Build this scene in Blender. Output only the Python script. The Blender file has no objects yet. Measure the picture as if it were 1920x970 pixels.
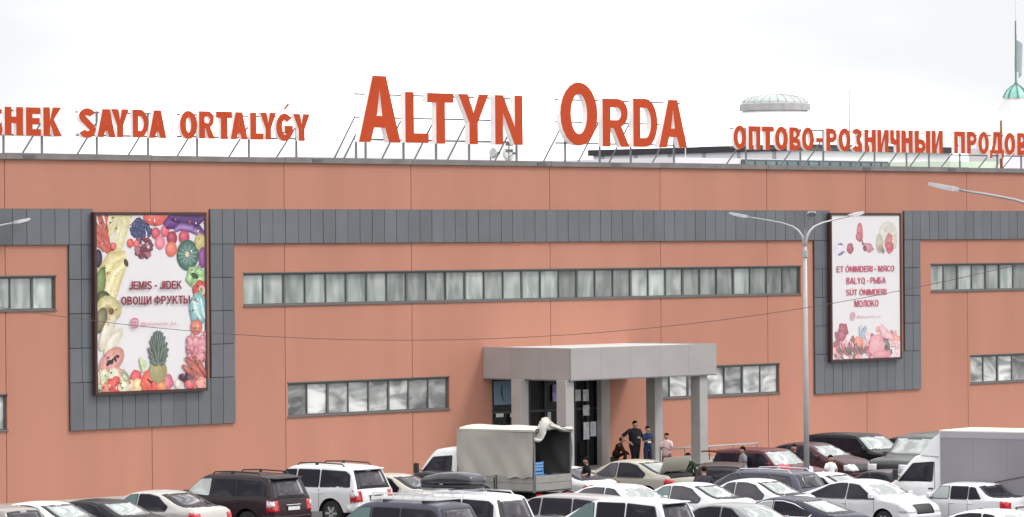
import bpy, bmesh, math, random
from mathutils import Vector, Matrix
R = math.radians
random.seed(7)
sc = bpy.context.scene
C = sc.collection

# ------------------------------------------------------------------ camera
FPX, CAMH, RHO = 7800.0, 8.5, 0.0074
PHI = R(42.87)
CAM = Vector((-114.2, -106.1, CAMH))
PITCH = -21.0 / FPX
F = Vector((math.cos(PHI) * math.cos(PITCH), math.sin(PHI) * math.cos(PITCH), math.sin(PITCH)))
R0 = Vector((math.sin(PHI), -math.cos(PHI), 0))
U0 = R0.cross(F)
RC = (R0 - U0 * RHO).normalized()
UC = (U0 + R0 * RHO).normalized()
cd = bpy.data.cameras.new('camera')
cam = bpy.data.objects.new('camera', cd)
C.objects.link(cam)
cam.matrix_world = Matrix((
    (RC.x, UC.x, -F.x, CAM.x), (RC.y, UC.y, -F.y, CAM.y), (RC.z, UC.z, -F.z, CAM.z), (0, 0, 0, 1)))
cd.sensor_width = 36.0
cd.lens = FPX / 1920 * 36.0
cd.clip_start = 1.0
cd.clip_end = 8000
sc.camera = cam
# ------------------------------------------------------------------ light
SUN_AZ, SUN_EL = R(-50), R(52)          # where the sun stands (azimuth from +x, counter-clockwise)
w = bpy.data.worlds.new('World')
sc.world = w
w.use_nodes = True
nt = w.node_tree
nt.nodes.clear()
N = nt.nodes.new
out = N('ShaderNodeOutputWorld')
bg = N('ShaderNodeBackground')
sky = N('ShaderNodeTexSky')
sky.sky_type = 'NISHITA'
sky.sun_disc = False
sky.sun_elevation = SUN_EL
sky.sun_rotation = math.pi / 2 - SUN_AZ
tc = N('ShaderNodeTexCoord')
mp = N('ShaderNodeMapping')
mp.inputs['Scale'].default_value = (8, 8, 26)
mp.inputs['Location'].default_value = (2.3, 1.1, .55)
noi = N('ShaderNodeTexNoise')
noi.inputs['Scale'].default_value = 1.0
noi.inputs['Detail'].default_value = 6
noi.inputs['Roughness'].default_value = .45
cr = N('ShaderNodeValToRGB')
cr.color_ramp.elements[0].position = .36
cr.color_ramp.elements[0].color = (3.5, 3.54, 3.62, 1)
cr.color_ramp.elements[1].position = .60
cr.color_ramp.elements[1].color = (11.0, 11.0, 11.0, 1)
_e = cr.color_ramp.elements.new(.47)
_e.color = (3.84, 3.85, 3.9, 1)
mx = N('ShaderNodeMixRGB')
mx.inputs['Fac'].default_value = .965
nt.links.new(tc.outputs['Generated'], mp.inputs['Vector'])
nt.links.new(mp.outputs['Vector'], noi.inputs['Vector'])
nt.links.new(noi.outputs['Fac'], cr.inputs['Fac'])
nt.links.new(sky.outputs['Color'], mx.inputs['Color1'])
nt.links.new(cr.outputs['Color'], mx.inputs['Color2'])
nt.links.new(mx.outputs['Color'], bg.inputs['Color'])
bg.inputs['Strength'].default_value = 0.15
nt.links.new(bg.outputs['Background'], out.inputs['Surface'])
sd = bpy.data.lights.new('sun', 'SUN')
sd.energy = 1.1
sd.angle = R(14)
sd.color = (1.0, .96, .9)
so = bpy.data.objects.new('sun', sd)
C.objects.link(so)
sdir = Vector((math.cos(SUN_AZ) * math.cos(SUN_EL), math.sin(SUN_AZ) * math.cos(SUN_EL), math.sin(SUN_EL)))
so.rotation_euler = sdir.to_track_quat('Z', 'Y').to_euler()
so.location = (0, -60, 60)
vs = sc.view_settings
vs.view_transform = 'Standard'
vs.look = 'None'
vs.exposure = 0.8
vs.gamma = 1
vs.use_curve_mapping = False
sc.cycles.max_bounces = 5
sc.cycles.use_adaptive_sampling = True
sc.cycles.adaptive_threshold = 0.02

# ------------------------------------------------------------------ survey helpers: turn measured angles into places
def ray(px, py):
    a, b = (px - 960) / FPX, (485 - py) / FPX
    return RC * a + UC * b + F

def on_wall(px, py, yp=0.0):
    d = ray(px, py)
    t = (yp - CAM.y) / d.y
    p = CAM + d * t
    return p.x, p.z

def at_height(px, py, h):
    d = ray(px, py)
    t = (h - CAM.z) / d.z
    return CAM + d * t

def at_depth(px, py, dist):
    return CAM + ray(px, py) * dist

def proj(p):
    v = p - CAM
    z = v.dot(F)
    return 960 + FPX * v.dot(RC) / z, 485 - FPX * v.dot(UC) / z

# ------------------------------------------------------------------ materials
def lin(c):
    return tuple(((v / 255) / 12.92 if v / 255 < .04045 else ((v / 255 + .055) / 1.055) ** 2.4) for v in c) + (1,)

def mat(name, col, rough=.6, metal=0, spec=.5, noise=0, nscale=3, bump=0, bscale=20, coat=0, ior=None, stretch=(1, 1, 1), per_obj=0, emit=None):
    m = bpy.data.materials.new(name)
    m.use_nodes = True
    t = m.node_tree
    b = t.nodes['Principled BSDF']
    col = tuple(col) + ((1,) if len(col) == 3 else ())
    b.inputs['Base Color'].default_value = col
    b.inputs['Roughness'].default_value = rough
    b.inputs['Metallic'].default_value = metal
    b.inputs['Specular IOR Level'].default_value = spec
    b.inputs['Coat Weight'].default_value = coat
    b.inputs['Coat Roughness'].default_value = .05
    if ior: b.inputs['IOR'].default_value = ior
    if noise or bump or per_obj:
        g = t.nodes.new('ShaderNodeNewGeometry')
        mpn = t.nodes.new('ShaderNodeMapping')
        mpn.inputs['Scale'].default_value = stretch
        t.links.new(g.outputs['Position'], mpn.inputs['Vector'])
        nz = t.nodes.new('ShaderNodeTexNoise')
        nz.inputs['Scale'].default_value = nscale
        nz.inputs['Detail'].default_value = 5
        t.links.new(mpn.outputs['Vector'], nz.inputs['Vector'])
        hs = t.nodes.new('ShaderNodeHueSaturation')
        hs.inputs['Color'].default_value = col
        mr = t.nodes.new('ShaderNodeMapRange')
        mr.inputs['From Min'].default_value = .3
        mr.inputs['From Max'].default_value = .7
        mr.inputs['To Min'].default_value = 1 - noise
        mr.inputs['To Max'].default_value = 1 + noise
        t.links.new(nz.outputs['Fac'], mr.inputs['Value'])
        v = mr.outputs['Result']
        if per_obj:
            oi = t.nodes.new('ShaderNodeObjectInfo')
            m2 = t.nodes.new('ShaderNodeMapRange')
            m2.inputs['To Min'].default_value = 1 - per_obj
            m2.inputs['To Max'].default_value = 1 + per_obj
            t.links.new(oi.outputs['Random'], m2.inputs['Value'])
            mu = t.nodes.new('ShaderNodeMath')
            mu.operation = 'MULTIPLY'
            t.links.new(v, mu.inputs[0])
            t.links.new(m2.outputs['Result'], mu.inputs[1])
            v = mu.outputs[0]
        t.links.new(v, hs.inputs['Value'])
        t.links.new(hs.outputs['Color'], b.inputs['Base Color'])
        if bump:
            nb = t.nodes.new('ShaderNodeTexNoise')
            nb.inputs['Scale'].default_value = bscale
            nb.inputs['Detail'].default_value = 3
            t.links.new(mpn.outputs['Vector'], nb.inputs['Vector'])
            bp = t.nodes.new('ShaderNodeBump')
            bp.inputs['Strength'].default_value = bump
            bp.inputs['Distance'].default_value = .05
            t.links.new(nb.outputs['Fac'], bp.inputs['Height'])
            t.links.new(bp.outputs['Normal'], b.inputs['Normal'])
    return m

M = {}
M['terracotta'] = mat('terracotta_render', (.430, .202, .144), .85, spec=.2, noise=.055, nscale=.5, bump=.05, bscale=30, per_obj=.035, stretch=(1, 1, .16))
M['terracotta_groove'] = mat('terracotta_groove', (.33, .13, .085), .9, spec=.1, noise=.1)
M['cladding'] = mat('grey_cladding', (.118, .126, .139), .5, spec=.45, noise=.07, nscale=.8, per_obj=.09)
M['cladding_gap'] = mat('cladding_gap', (.03, .032, .036), .8)
M['cap'] = mat('parapet_metal', (.17, .155, .15), .5, noise=.2, nscale=1.2)
M['frame'] = mat('window_frame', (.1, .105, .11), .5)
M['dark_frame'] = mat('dark_frame', (.012, .013, .018), .35)
M['roof'] = mat('roof_membrane', (.55, .55, .53), .9, noise=.1)
M['white_roof'] = mat('white_roof', (.72, .72, .71), .8)
M['canopy'] = mat('canopy_metal', (.355, .335, .328), .5, spec=.4, noise=.05, nscale=.9, per_obj=.02)
M['column'] = mat('column_metal', (.375, .36, .35), .55, noise=.08, nscale=1.5)
M['asphalt'] = mat('asphalt', (.06, .06, .062), .9, noise=.25, nscale=.5, bump=.3, bscale=40)
M['concrete'] = mat('concrete', (.36, .35, .33), .85, noise=.15, nscale=1)
M['line'] = mat('road_paint', (.75, .75, .72), .8, noise=.2, nscale=3)
M['sign_red'] = mat('sign_orange_face', (.47, .063, .020), .6, spec=.12, noise=.05, nscale=.8)
M['sign_side'] = mat('sign_white_return', (.86, .80, .78), .6)
M['steel'] = mat('galvanised_steel', (.17, .17, .18), .5, metal=.3, noise=.1, nscale=3)
M['dark_steel'] = mat('dark_steel', (.1, .1, .105), .6)
M['lamp_metal'] = mat('lamp_metal', (.40, .40, .41), .45, metal=.2, noise=.06, nscale=2)
M['billframe'] = mat('billboard_frame', (.055, .022, .02), .6)
M['poster'] = mat('poster_vinyl', (.68, .655, .67), .5, spec=.3, noise=.01, nscale=1)
M['tyre'] = mat('tyre_rubber', (.015, .015, .016), .85)
M['rim'] = mat('alloy', (.6, .6, .62), .3, metal=.8)
M['trim'] = mat('black_trim', (.018, .018, .02), .55)
M['chrome'] = mat('chrome', (.75, .75, .76), .15, metal=1)
M['under'] = mat('underbody', (.01, .01, .01), .9)
M['red_lens'] = mat('red_lens', (.5, .012, .02), .2, coat=.6)
M['clear_lens'] = mat('clear_lens', (.72, .72, .74), .15, coat=.8)
M['amber_lens'] = mat('amber_lens', (.75, .3, .2), .2, coat=.6)
M['plate'] = mat('plate_white', (.7, .7, .68), .5)
M['skin'] = mat('skin', (.42, .23, .16), .6)
M['hair'] = mat('hair', (.012, .009, .008), .9, spec=.1)
M['eye'] = mat('eye', (.02, .015, .012), .3)
M['far_white'] = mat('far_white_wall', (.78, .77, .80), .8, noise=.03, nscale=.2)
M['far_dark'] = mat('far_dark_edge', (.03, .03, .035), .7)
M['far_green'] = mat('pale_green_wall', (.60, .70, .55), .8, noise=.08, nscale=.2)
M['far_teal_glass'] = mat('teal_glass', (.12, .2, .2), .15, noise=.3, nscale=.8)
M['dome_glass'] = mat('dome_glazing', (.42, .49, .46), .25, coat=.3, noise=.05, nscale=.5)
M['dome_rim'] = mat('dome_rim', (.38, .37, .37), .6, noise=.1, nscale=2)
M['green_dome'] = mat('green_dome', (.27, .58, .49), .4, noise=.1, nscale=.5)  # dome colour paled in place of distant haze
M['flag'] = mat('flag_cloth', (.5, .56, .58), .8)
M['cable'] = mat('cable', (.13, .075, .065), .7)

def glass(name, col, ior=1.9, rough=.04, bump=0, bscale=1, noise=.04, nscale=1.0, spec=.5):
    return mat(name, col, rough, spec=spec, ior=ior, noise=noise, nscale=nscale, bump=bump, bscale=bscale)
M['car_glass'] = glass('car_glass', (.017, .015, .023), 1.5, spec=.16)
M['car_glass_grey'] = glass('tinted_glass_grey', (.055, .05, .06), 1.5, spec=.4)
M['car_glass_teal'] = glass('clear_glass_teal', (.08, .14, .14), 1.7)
M['car_glass_pale'] = glass('screen_glass', (.30, .33, .32), 2.1)  # pale base colour stands in for sky mirrored in the sloping screens
M['door_glass'] = glass('door_glass', (.012, .013, .016), 1.5)

def pane_mat(name, a, b, bump, bscale, rough, stretch, ior, nscale):  # noise colours paint curtains and reflections into the panes
    m = bpy.data.materials.new(name)
    m.use_nodes = True
    t = m.node_tree
    p = t.nodes['Principled BSDF']
    g = t.nodes.new('ShaderNodeNewGeometry')
    mpn = t.nodes.new('ShaderNodeMapping')
    mpn.inputs['Scale'].default_value = stretch
    oi = t.nodes.new('ShaderNodeObjectInfo')
    cmb = t.nodes.new('ShaderNodeCombineXYZ')
    mul = t.nodes.new('ShaderNodeMath')
    mul.operation = 'MULTIPLY'
    mul.inputs[1].default_value = 90
    t.links.new(oi.outputs['Random'], mul.inputs[0])
    t.links.new(mul.outputs[0], cmb.inputs['X'])
    t.links.new(mul.outputs[0], cmb.inputs['Z'])
    t.links.new(cmb.outputs[0], mpn.inputs['Location'])
    t.links.new(g.outputs['Position'], mpn.inputs['Vector'])
    nz = t.nodes.new('ShaderNodeTexNoise')
    nz.inputs['Scale'].default_value = nscale
    nz.inputs['Detail'].default_value = 5
    nz.inputs['Distortion'].default_value = .6
    t.links.new(mpn.outputs['Vector'], nz.inputs['Vector'])
    nz.inputs['Detail'].default_value = 2.5
    nz.inputs['Distortion'].default_value = .5 if nscale < 1.2 else 1.0
    r = t.nodes.new('ShaderNodeValToRGB')
    r.color_ramp.elements[0].position = .38
    r.color_ramp.elements[0].color = a + (1,)
    r.color_ramp.elements[1].position = .62
    r.color_ramp.elements[1].color = b + (1,)
    t.links.new(nz.outputs['Fac'], r.inputs['Fac'])
    hs = t.nodes.new('ShaderNodeHueSaturation')
    m2 = t.nodes.new('ShaderNodeMapRange')
    m2.inputs['To Min'].default_value = .55
    m2.inputs['To Max'].default_value = 1.45
    t.links.new(oi.outputs['Random'], m2.inputs['Value'])
    t.links.new(m2.outputs['Result'], hs.inputs['Value'])
    t.links.new(r.outputs['Color'], hs.inputs['Color'])
    t.links.new(hs.outputs['Color'], p.inputs['Base Color'])
    p.inputs['Roughness'].default_value = rough
    p.inputs['IOR'].default_value = ior
    nb = t.nodes.new('ShaderNodeTexNoise')
    nb.inputs['Scale'].default_value = bscale
    nb.inputs['Detail'].default_value = 1
    t.links.new(g.outputs['Position'], nb.inputs['Vector'])
    bp = t.nodes.new('ShaderNodeBump')
    bp.inputs['Strength'].default_value = bump
    bp.inputs['Distance'].default_value = .05
    t.links.new(nb.outputs['Fac'], bp.inputs['Height'])
    t.links.new(bp.outputs['Normal'], p.inputs['Normal'])
    return m
M['pane_up'] = pane_mat('curtained_glass', (.20, .23, .215), (.37, .40, .38), .3, 1.2, .12, (2.0, 1, .6), 1.6, .9)
M['pane_low'] = pane_mat('painted_reflection_glass', (.20, .215, .21), (.56, .57, .56), .6, 1.6, .08, (.55, 1, 1.25), 1.7, 1.3)  # wavy pale reflections are painted into the pane colour

def ink_mat():
    m = bpy.data.materials.new('printed_ink')
    m.use_nodes = True
    t = m.node_tree
    p = t.nodes['Principled BSDF']
    a = t.nodes.new('ShaderNodeVertexColor')
    a.layer_name = 'ink'
    g = t.nodes.new('ShaderNodeNewGeometry')
    nz = t.nodes.new('ShaderNodeTexNoise')
    nz.inputs['Scale'].default_value = 6.5
    nz.inputs['Detail'].default_value = 6
    nz.inputs['Roughness'].default_value = .75
    t.links.new(g.outputs['Position'], nz.inputs['Vector'])
    mr = t.nodes.new('ShaderNodeMapRange')
    for k_, v_ in (('From Min', .3), ('From Max', .7), ('To Min', .78), ('To Max', 1.2)): mr.inputs[k_].default_value = v_
    t.links.new(nz.outputs['Fac'], mr.inputs['Value'])
    hs = t.nodes.new('ShaderNodeHueSaturation')
    hs.inputs['Saturation'].default_value = .92
    t.links.new(mr.outputs['Result'], hs.inputs['Value'])
    t.links.new(a.outputs['Color'], hs.inputs['Color'])
    t.links.new(hs.outputs['Color'], p.inputs['Base Color'])
    p.inputs['Roughness'].default_value = .5
    p.inputs['Specular IOR Level'].default_value = .3
    return m
M['ink'] = ink_mat()
_paints = {}
def paint(col, metal=0.0):
    k = (col, metal)
    if k not in _paints:
        _paints[k] = mat('car_paint', col, .3, metal=metal, spec=.3 if max(col) > .2 else .16, coat=.25 if max(col) > .2 else .06, noise=.03, nscale=2.0)
    return _paints[k]
_cloths = {}
def cloth(col):
    if col not in _cloths:
        _cloths[col] = mat('cloth', col, .9, spec=.15, noise=.15, nscale=8)
    return _cloths[col]

# ------------------------------------------------------------------ mesh helpers
class MB:
    def __init__(s):
        s.v, s.f, s.m = [], [], []
    def quad(s, a, b, c, d, m=0):
        n = len(s.v)
        s.v += [tuple(a), tuple(b), tuple(c), tuple(d)]
        s.f.append((n, n + 1, n + 2, n + 3)); s.m.append(m)
    def poly(s, pts, m=0):
        n = len(s.v)
        s.v += [tuple(p) for p in pts]
        s.f.append(tuple(range(n, n + len(pts)))); s.m.append(m)
    def box(s, x0, x1, y0, y1, z0, z1, m=0):
        n = len(s.v)
        s.v += [(x0, y0, z0), (x1, y0, z0), (x1, y1, z0), (x0, y1, z0), (x0, y0, z1), (x1, y0, z1), (x1, y1, z1), (x0, y1, z1)]
        for q in ((0, 3, 2, 1), (4, 5, 6, 7), (0, 1, 5, 4), (1, 2, 6, 5), (2, 3, 7, 6), (3, 0, 4, 7)):
            s.f.append(tuple(n + k for k in q)); s.m.append(m)
        return s
    def bev(s, x0, x1, y0, y1, z0, z1, b=.02, m=0):
        # box with chamfered vertical and horizontal edges
        n = len(s.v)
        def ring(z, i):
            return [(x0 + i + b, y0 + i, z), (x1 - i - b, y0 + i, z), (x1 - i, y0 + i + b, z), (x1 - i, y1 - i - b, z),
                    (x1 - i - b, y1 - i, z), (x0 + i + b, y1 - i, z), (x0 + i, y1 - i - b, z), (x0 + i, y0 + i + b, z)]
        for r in (ring(z0, b), ring(z0 + b, 0), ring(z1 - b, 0), ring(z1, b)):
            s.v += r
        for k in range(3):
            for j in range(8):
                a, c = n + k * 8 + j, n + k * 8 + (j + 1) % 8
                s.f.append((a, c, c + 8, a + 8)); s.m.append(m)
        s.f.append(tuple(n + 7 - j for j in range(8))); s.m.append(m)
        s.f.append(tuple(n + 24 + j for j in range(8))); s.m.append(m)
        return s
    def tube(s, pts, rad, seg=8, m=0, caps=True):
        pts = [Vector(p) for p in pts]
        if not isinstance(rad, (list, tuple)): rad = [rad] * len(pts)
        rings = []
        up = None
        for i, p in enumerate(pts):
            d = (pts[min(i + 1, len(pts) - 1)] - pts[max(i - 1, 0)]).normalized()
            if up is None:
                up = Vector((0, 0, 1)) if abs(d.z) < .9 else Vector((1, 0, 0))
            a = d.cross(up).normalized()
            up2 = a.cross(d).normalized()
            up = up2
            rr = rad[i]
            ra, rb = rr if isinstance(rr, (list, tuple)) else (rr, rr)
            n = len(s.v)
            for k in range(seg):
                t = 2 * math.pi * k / seg
                s.v.append(tuple(p + a * (ra * math.cos(t)) + up2 * (rb * math.sin(t))))
            rings.append(n)
        for i in range(len(rings) - 1):
            for k in range(seg):
                a, b = rings[i] + k, rings[i] + (k + 1) % seg
                c, d = rings[i + 1] + (k + 1) % seg, rings[i + 1] + k
                s.f.append((a, b, c, d)); s.m.append(m)
        if caps:
            s.f.append(tuple(rings[0] + seg - 1 - k for k in range(seg))); s.m.append(m)
            s.f.append(tuple(rings[-1] + k for k in range(seg))); s.m.append(m)
        return s
    def lathe(s, prof, seg=20, c=(0, 0, 0), axis='z', m=0, a0=0.0):
        n0 = len(s.v)
        for (r, h) in prof:
            for k in range(seg):
                t = a0 + 2 * math.pi * k / seg
                x, y = r * math.cos(t), r * math.sin(t)
                if axis == 'z': s.v.append((c[0] + x, c[1] + y, c[2] + h))
                elif axis == 'y': s.v.append((c[0] + x, c[1] + h, c[2] + y))
                else: s.v.append((c[0] + h, c[1] + x, c[2] + y))
        for i in range(len(prof) - 1):
            for k in range(seg):
                a, b = n0 + i * seg + k, n0 + i * seg + (k + 1) % seg
                s.f.append((a, b, b + seg, a + seg)); s.m.append(m)
        return s
    def mesh(s, name, mats, smooth=False):
        me = bpy.data.meshes.new(name)
        me.from_pydata(s.v, [], s.f)
        for x in (mats if isinstance(mats, (list, tuple)) else [mats]): me.materials.append(x)
        if any(s.m): me.polygons.foreach_set('material_index', s.m)
        if smooth: me.polygons.foreach_set('use_smooth', [True] * len(s.f))
        me.update()
        return me

def link(name, me, parent=None, loc=None, rz=None):
    o = bpy.data.objects.new(name, me)
    C.objects.link(o)
    if parent: o.parent = parent
    if loc is not None: o.location = loc
    if rz is not None: o.rotation_euler = (0, 0, rz)
    return o

def obj(name, mb, mats, parent=None, smooth=False, **k):
    return link(name, mb.mesh(name, mats, smooth), parent, **k)

def box(name, x0, x1, y0, y1, z0, z1, m, parent=None, b=0):
    mb = MB()
    mb.bev(x0, x1, y0, y1, z0, z1, b) if b else mb.box(x0, x1, y0, y1, z0, z1)
    return obj(name, mb, m, parent)

def tag(o, label, cat, group=None):
    o['label'] = label
    o['category'] = cat
    if group: o['group'] = group
    return o

def thing(name, label, cat, loc=(0, 0, 0), rz=0, group=None):
    o = bpy.data.objects.new(name, None)
    C.objects.link(o)
    o.location = loc
    o.rotation_euler = (0, 0, rz)
    o.empty_display_size = .3
    return tag(o, label, cat, group)

def smooth_by_angle(o, ang=35):
    me = o.data
    bm = bmesh.new(); bm.from_mesh(me)
    bmesh.ops.remove_doubles(bm, verts=bm.verts, dist=1e-4)
    bmesh.ops.recalc_face_normals(bm, faces=bm.faces)
    for f in bm.faces: f.smooth = True
    for e in bm.edges:
        if len(e.link_faces) == 2 and e.calc_face_angle(0) > R(ang): e.smooth = False
    bm.to_mesh(me); bm.free()

# ------------------------------------------------------------------ glyphs (bold narrow block letters drawn as contours)
def _arc(cx, cy, rx, ry, a0, a1, n=14):
    return [(cx + rx * math.cos(R(a0 + (a1 - a0) * k / n)), cy + ry * math.sin(R(a0 + (a1 - a0) * k / n))) for k in range(n + 1)]

def _path(pts, sx, sy):
    """mitred stroke polygon; sx, sy = stroke thickness seen along x and along y"""
    n = len(pts)
    q = [(x / sx, y / sy) for x, y in pts]
    L_, Rr = [], []
    for i in range(n):
        a, b, c = q[max(i - 1, 0)], q[i], q[min(i + 1, n - 1)]
        d1 = Vector((b[0] - a[0], b[1] - a[1])) if i else Vector((c[0] - b[0], c[1] - b[1]))
        d2 = Vector((c[0] - b[0], c[1] - b[1])) if i < n - 1 else d1
        d1.normalize(); d2.normalize()
        n1, n2 = Vector((-d1.y, d1.x)), Vector((-d2.y, d2.x))
        m = (n1 + n2)
        if m.length < .2: m = n1.copy()
        m.normalize()
        k = .5 / max(m.dot(n1), .5)
        L_.append(((b[0] + m.x * k) * sx, (b[1] + m.y * k) * sy)); Rr.append(((b[0] - m.x * k) * sx, (b[1] - m.y * k) * sy))
    return L_ + Rr[::-1]

def contours(ch, s=.2, h=.175):
    """returns natural width and contours (outer and holes) in a box of height 1"""
    w = .72
    o = None
    if ch in 'AА':
        w = .82; t = s * 1.05; a = .5 * w
        o = [[(0, 0), (t, 0), (t + .075, .22), (w - t - .075, .22), (w - t, 0), (w, 0), (a + t * .58, 1), (a - t * .58, 1)],
             [(t + .13, .22 + h * .95), (w - t - .13, .22 + h * .95), (a, .80)]]
    elif ch in 'Дд':
        w = .80
        o = [[(0, -.22), (.14, -.22), (.14, 0), (w - .14, 0), (w - .14, -.22), (w, -.22), (w, .16), (w - .1, .16), (w - .1, 1), (.2, 1), (.17, .45), (.09, .16), (0, .16)],
             [(.27, .16), (.36, .5), (.38, 1 - h), (w - .1 - s, 1 - h), (w - .1 - s, .16)]]
    elif ch in 'BВ':
        w = .68; r1 = .27
        out = [(0, 0)] + _arc(w - .28, .275, .28, .275, -90, 62) + _arc(w - .31, .75, .27, .25, -52, 90) + [(0, 1)]
        o = [out, [(s, h)] + _arc(w - .30, .275 + .0, .11, .275 - h, -90, 90, 8) + [(s, .55 - .175 + .0 + .0)][:0] + [(s, .275 + (.275 - h))],
             [(s, .59)] + _arc(w - .33, .75 - .02, .10, .25 - h + .02 - .0, -90, 90, 8)[:0] + [(w - .36, .59)] + _arc(w - .36, .7075, .11, .1175, -90, 90, 8) + [(s, .825)]]
    elif ch in 'PР':
        w = .66
        o = [[(0, 0), (s, 0), (s, .37)] + _arc(w - .315, .685, .315, .315, -90, 90) + [(0, 1)],
             [(s, .37 + h)] + _arc(w - .315, .685, .125, .315 - h, -90, 90, 8) + [(s, 1 - h)]]
    elif ch in 'RЯ':
        w = .74
        out = [(0, 0), (s, 0), (s, .39), (.30, .39), (w - s * 1.1, 0), (w, 0), (w - .22, .42)] + _arc(w - .33, .70, .29, .30, -50, 90) + [(0, 1)]
        hole = [(s, .39 + h * .9)] + _arc(w - .36, .6875 + .0, .13, .1375, -90, 90, 8) + [(s, 1 - h)]
        o = [out, hole]
        if ch == 'Я': o = [[(w - x, y) for x, y in c][::-1] for c in o]
    elif ch in 'DД':
        w = .74
        o = [[(0, 0)] + _arc(w - .36, .5, .36, .5, -90, 90, 18) + [(0, 1)], [(s, h)] + _arc(w - .37, .5, .17, .5 - h, -90, 90, 12) + [(s, 1 - h)]]
    elif ch in 'EЕ': w = .62; o = [[(0, 0), (w, 0), (w, h), (s, h), (s, .5 - h * .45), (w * .92, .5 - h * .45), (w * .92, .5 + h * .55), (s, .5 + h * .55), (s, 1 - h), (w * .97, 1 - h), (w * .97, 1), (0, 1)]]
    elif ch in 'HН': o = [[(0, 0), (s, 0), (s, .43), (w - s, .43), (w - s, 0), (w, 0), (w, 1), (w - s, 1), (w - s, .43 + h), (s, .43 + h), (s, 1), (0, 1)]]
    elif ch in 'П': o = [[(0, 0), (s, 0), (s, 1 - h), (w - s, 1 - h), (w - s, 0), (w, 0), (w, 1), (0, 1)]]
    elif ch in 'IІ': w = s; o = [[(0, 0), (s, 0), (s, 1), (0, 1)]]
    elif ch == 'L': w = .58; o = [[(0, 0), (w, 0), (w, h), (s, h), (s, 1), (0, 1)]]
    elif ch in 'TТ': w = .64; a = w / 2; o = [[(a - s / 2, 0), (a + s / 2, 0), (a + s / 2, 1 - h), (w, 1 - h), (w, 1), (0, 1), (0, 1 - h), (a - s / 2, 1 - h)]]
    elif ch in 'YУ':
        w = .78; a = w / 2
        if ch == 'Y': o = [[(a - s / 2, 0), (a + s / 2, 0), (a + s / 2, .42), (w, 1), (w - s * 1.15, 1), (a, .62), (s * 1.15, 1), (0, 1), (a - s / 2, .42)]]
        else: o = [[(.06, 0), (.30, 0), (.42, .12), (w, 1), (w - s * 1.1, 1), (a + .02, .50), (s * 1.1, 1), (0, 1), (a - .07, .26), (.24, h * .95), (.06, h * .95)]]
    elif ch in 'KК': w = .76; o = [[(0, 0), (s, 0), (s, .29), (.31, .42), (w - s * 1.25, 0), (w, 0), (.43, .585), (w - .03, 1), (w - .03 - s * 1.25, 1), (s, .55), (s, 1), (0, 1)]]
    elif ch in 'N': o = [[(0, 0), (s * .95, 0), (s * .95, .64), (w - s, 0), (w, 0), (w, 1), (w - s * .95, 1), (w - s * .95, .36), (s, 1), (0, 1)]]
    elif ch in 'ИЙ':
        o = [[(0, 0), (s, 0), (w - s * .95, .64), (w - s * .95, 0), (w, 0), (w, 1), (w - s, 1), (s * .95, .36), (s * .95, 1), (0, 1)]]
        if ch == 'Й': o.append(_path(_arc(w / 2, 1.20, .15, .13, 180, 360, 6), .09, .09))
    elif ch in 'MМ': w = .86; a = w / 2; o = [[(0, 0), (s * .9, 0), (s * .9, .70), (a - .08, 0), (a + .08, 0), (w - s * .9, .70), (w - s * .9, 0), (w, 0), (w, 1), (w - .26, 1), (a, .34), (.26, 1), (0, 1)]]
    elif ch in 'OО': w = .78; o = [_arc(w / 2, .5, w / 2, .51, 0, 345, 23), _arc(w / 2, .5, w / 2 - s * 1.02, .51 - h, 0, 345, 23)]
    elif ch == 'Q': w = .78; o = [_arc(w / 2, .5, w / 2, .51, 0, 345, 23), _arc(w / 2, .5, w / 2 - s * 1.02, .51 - h, 0, 345, 23), [(.60, .03), (.74, -.12), (.84, -.02), (.70, .13)]]
    elif ch == 'Ó': w, o = contours('O', s, h); o = o + [[(.34, 1.08), (.44, 1.08), (.60, 1.26), (.42, 1.26)]]
    elif ch in 'Ú': w, o = contours('U', s, h); o = o + [[(.30, 1.08), (.40, 1.08), (.56, 1.26), (.38, 1.26)]]
    elif ch == 'U': o = [[(0, 1), (0, .35)] + _arc(w / 2, .35, w / 2, .36, 180, 360, 12)[1:] + [(w, 1), (w - s, 1), (w - s, .36)] + _arc(w / 2, .36, w / 2 - s, .36 - h, 0, -180, 12)[1:] + [(s, 1)]]
    elif ch == 'J': w = .58; o = [[(w, 1), (w - s, 1), (w - s, .32)] + _arc(w / 2 + .0, .30, w / 2 - s, .30 - h, 0, -150, 8) + _arc(w / 2, .30, w / 2, .31, -165, 0, 10)]
    elif ch in 'CС': w = .74; o = [_path(_arc(w / 2, .5, w / 2 - s / 2, .5 - h / 2, 42, 318, 18), s, h)]
    elif ch == 'G':
        w = .80
        o = [_arc(w / 2, .5, w / 2, .51, 40, 330, 18) + [(w - .02, .27), (w - .02, .56), (w * .5, .56), (w * .5, .56 - h), (w - s - .02, .56 - h), (w - s - .02, .31)] + _arc(w / 2, .5, w / 2 - s, .51 - h, 322, 40, 16)]
    elif ch == 'S':
        w = .70
        o = [_path(_arc(w / 2, .74, w / 2 - s / 2, .26 - h / 2, 14, 228, 12) + _arc(w / 2, .27, w / 2 - s / 2, .275 - h / 2, 48, -166, 12), s * .98, h)]
    elif ch == 'З':
        w = .64
        o = [_path(_arc(w / 2 - .03, .755, w / 2 - s / 2, .25 - h / 2, 160, -70, 10) + [(w * .34, .51)], s * .9, h * .9),
             ]
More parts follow.
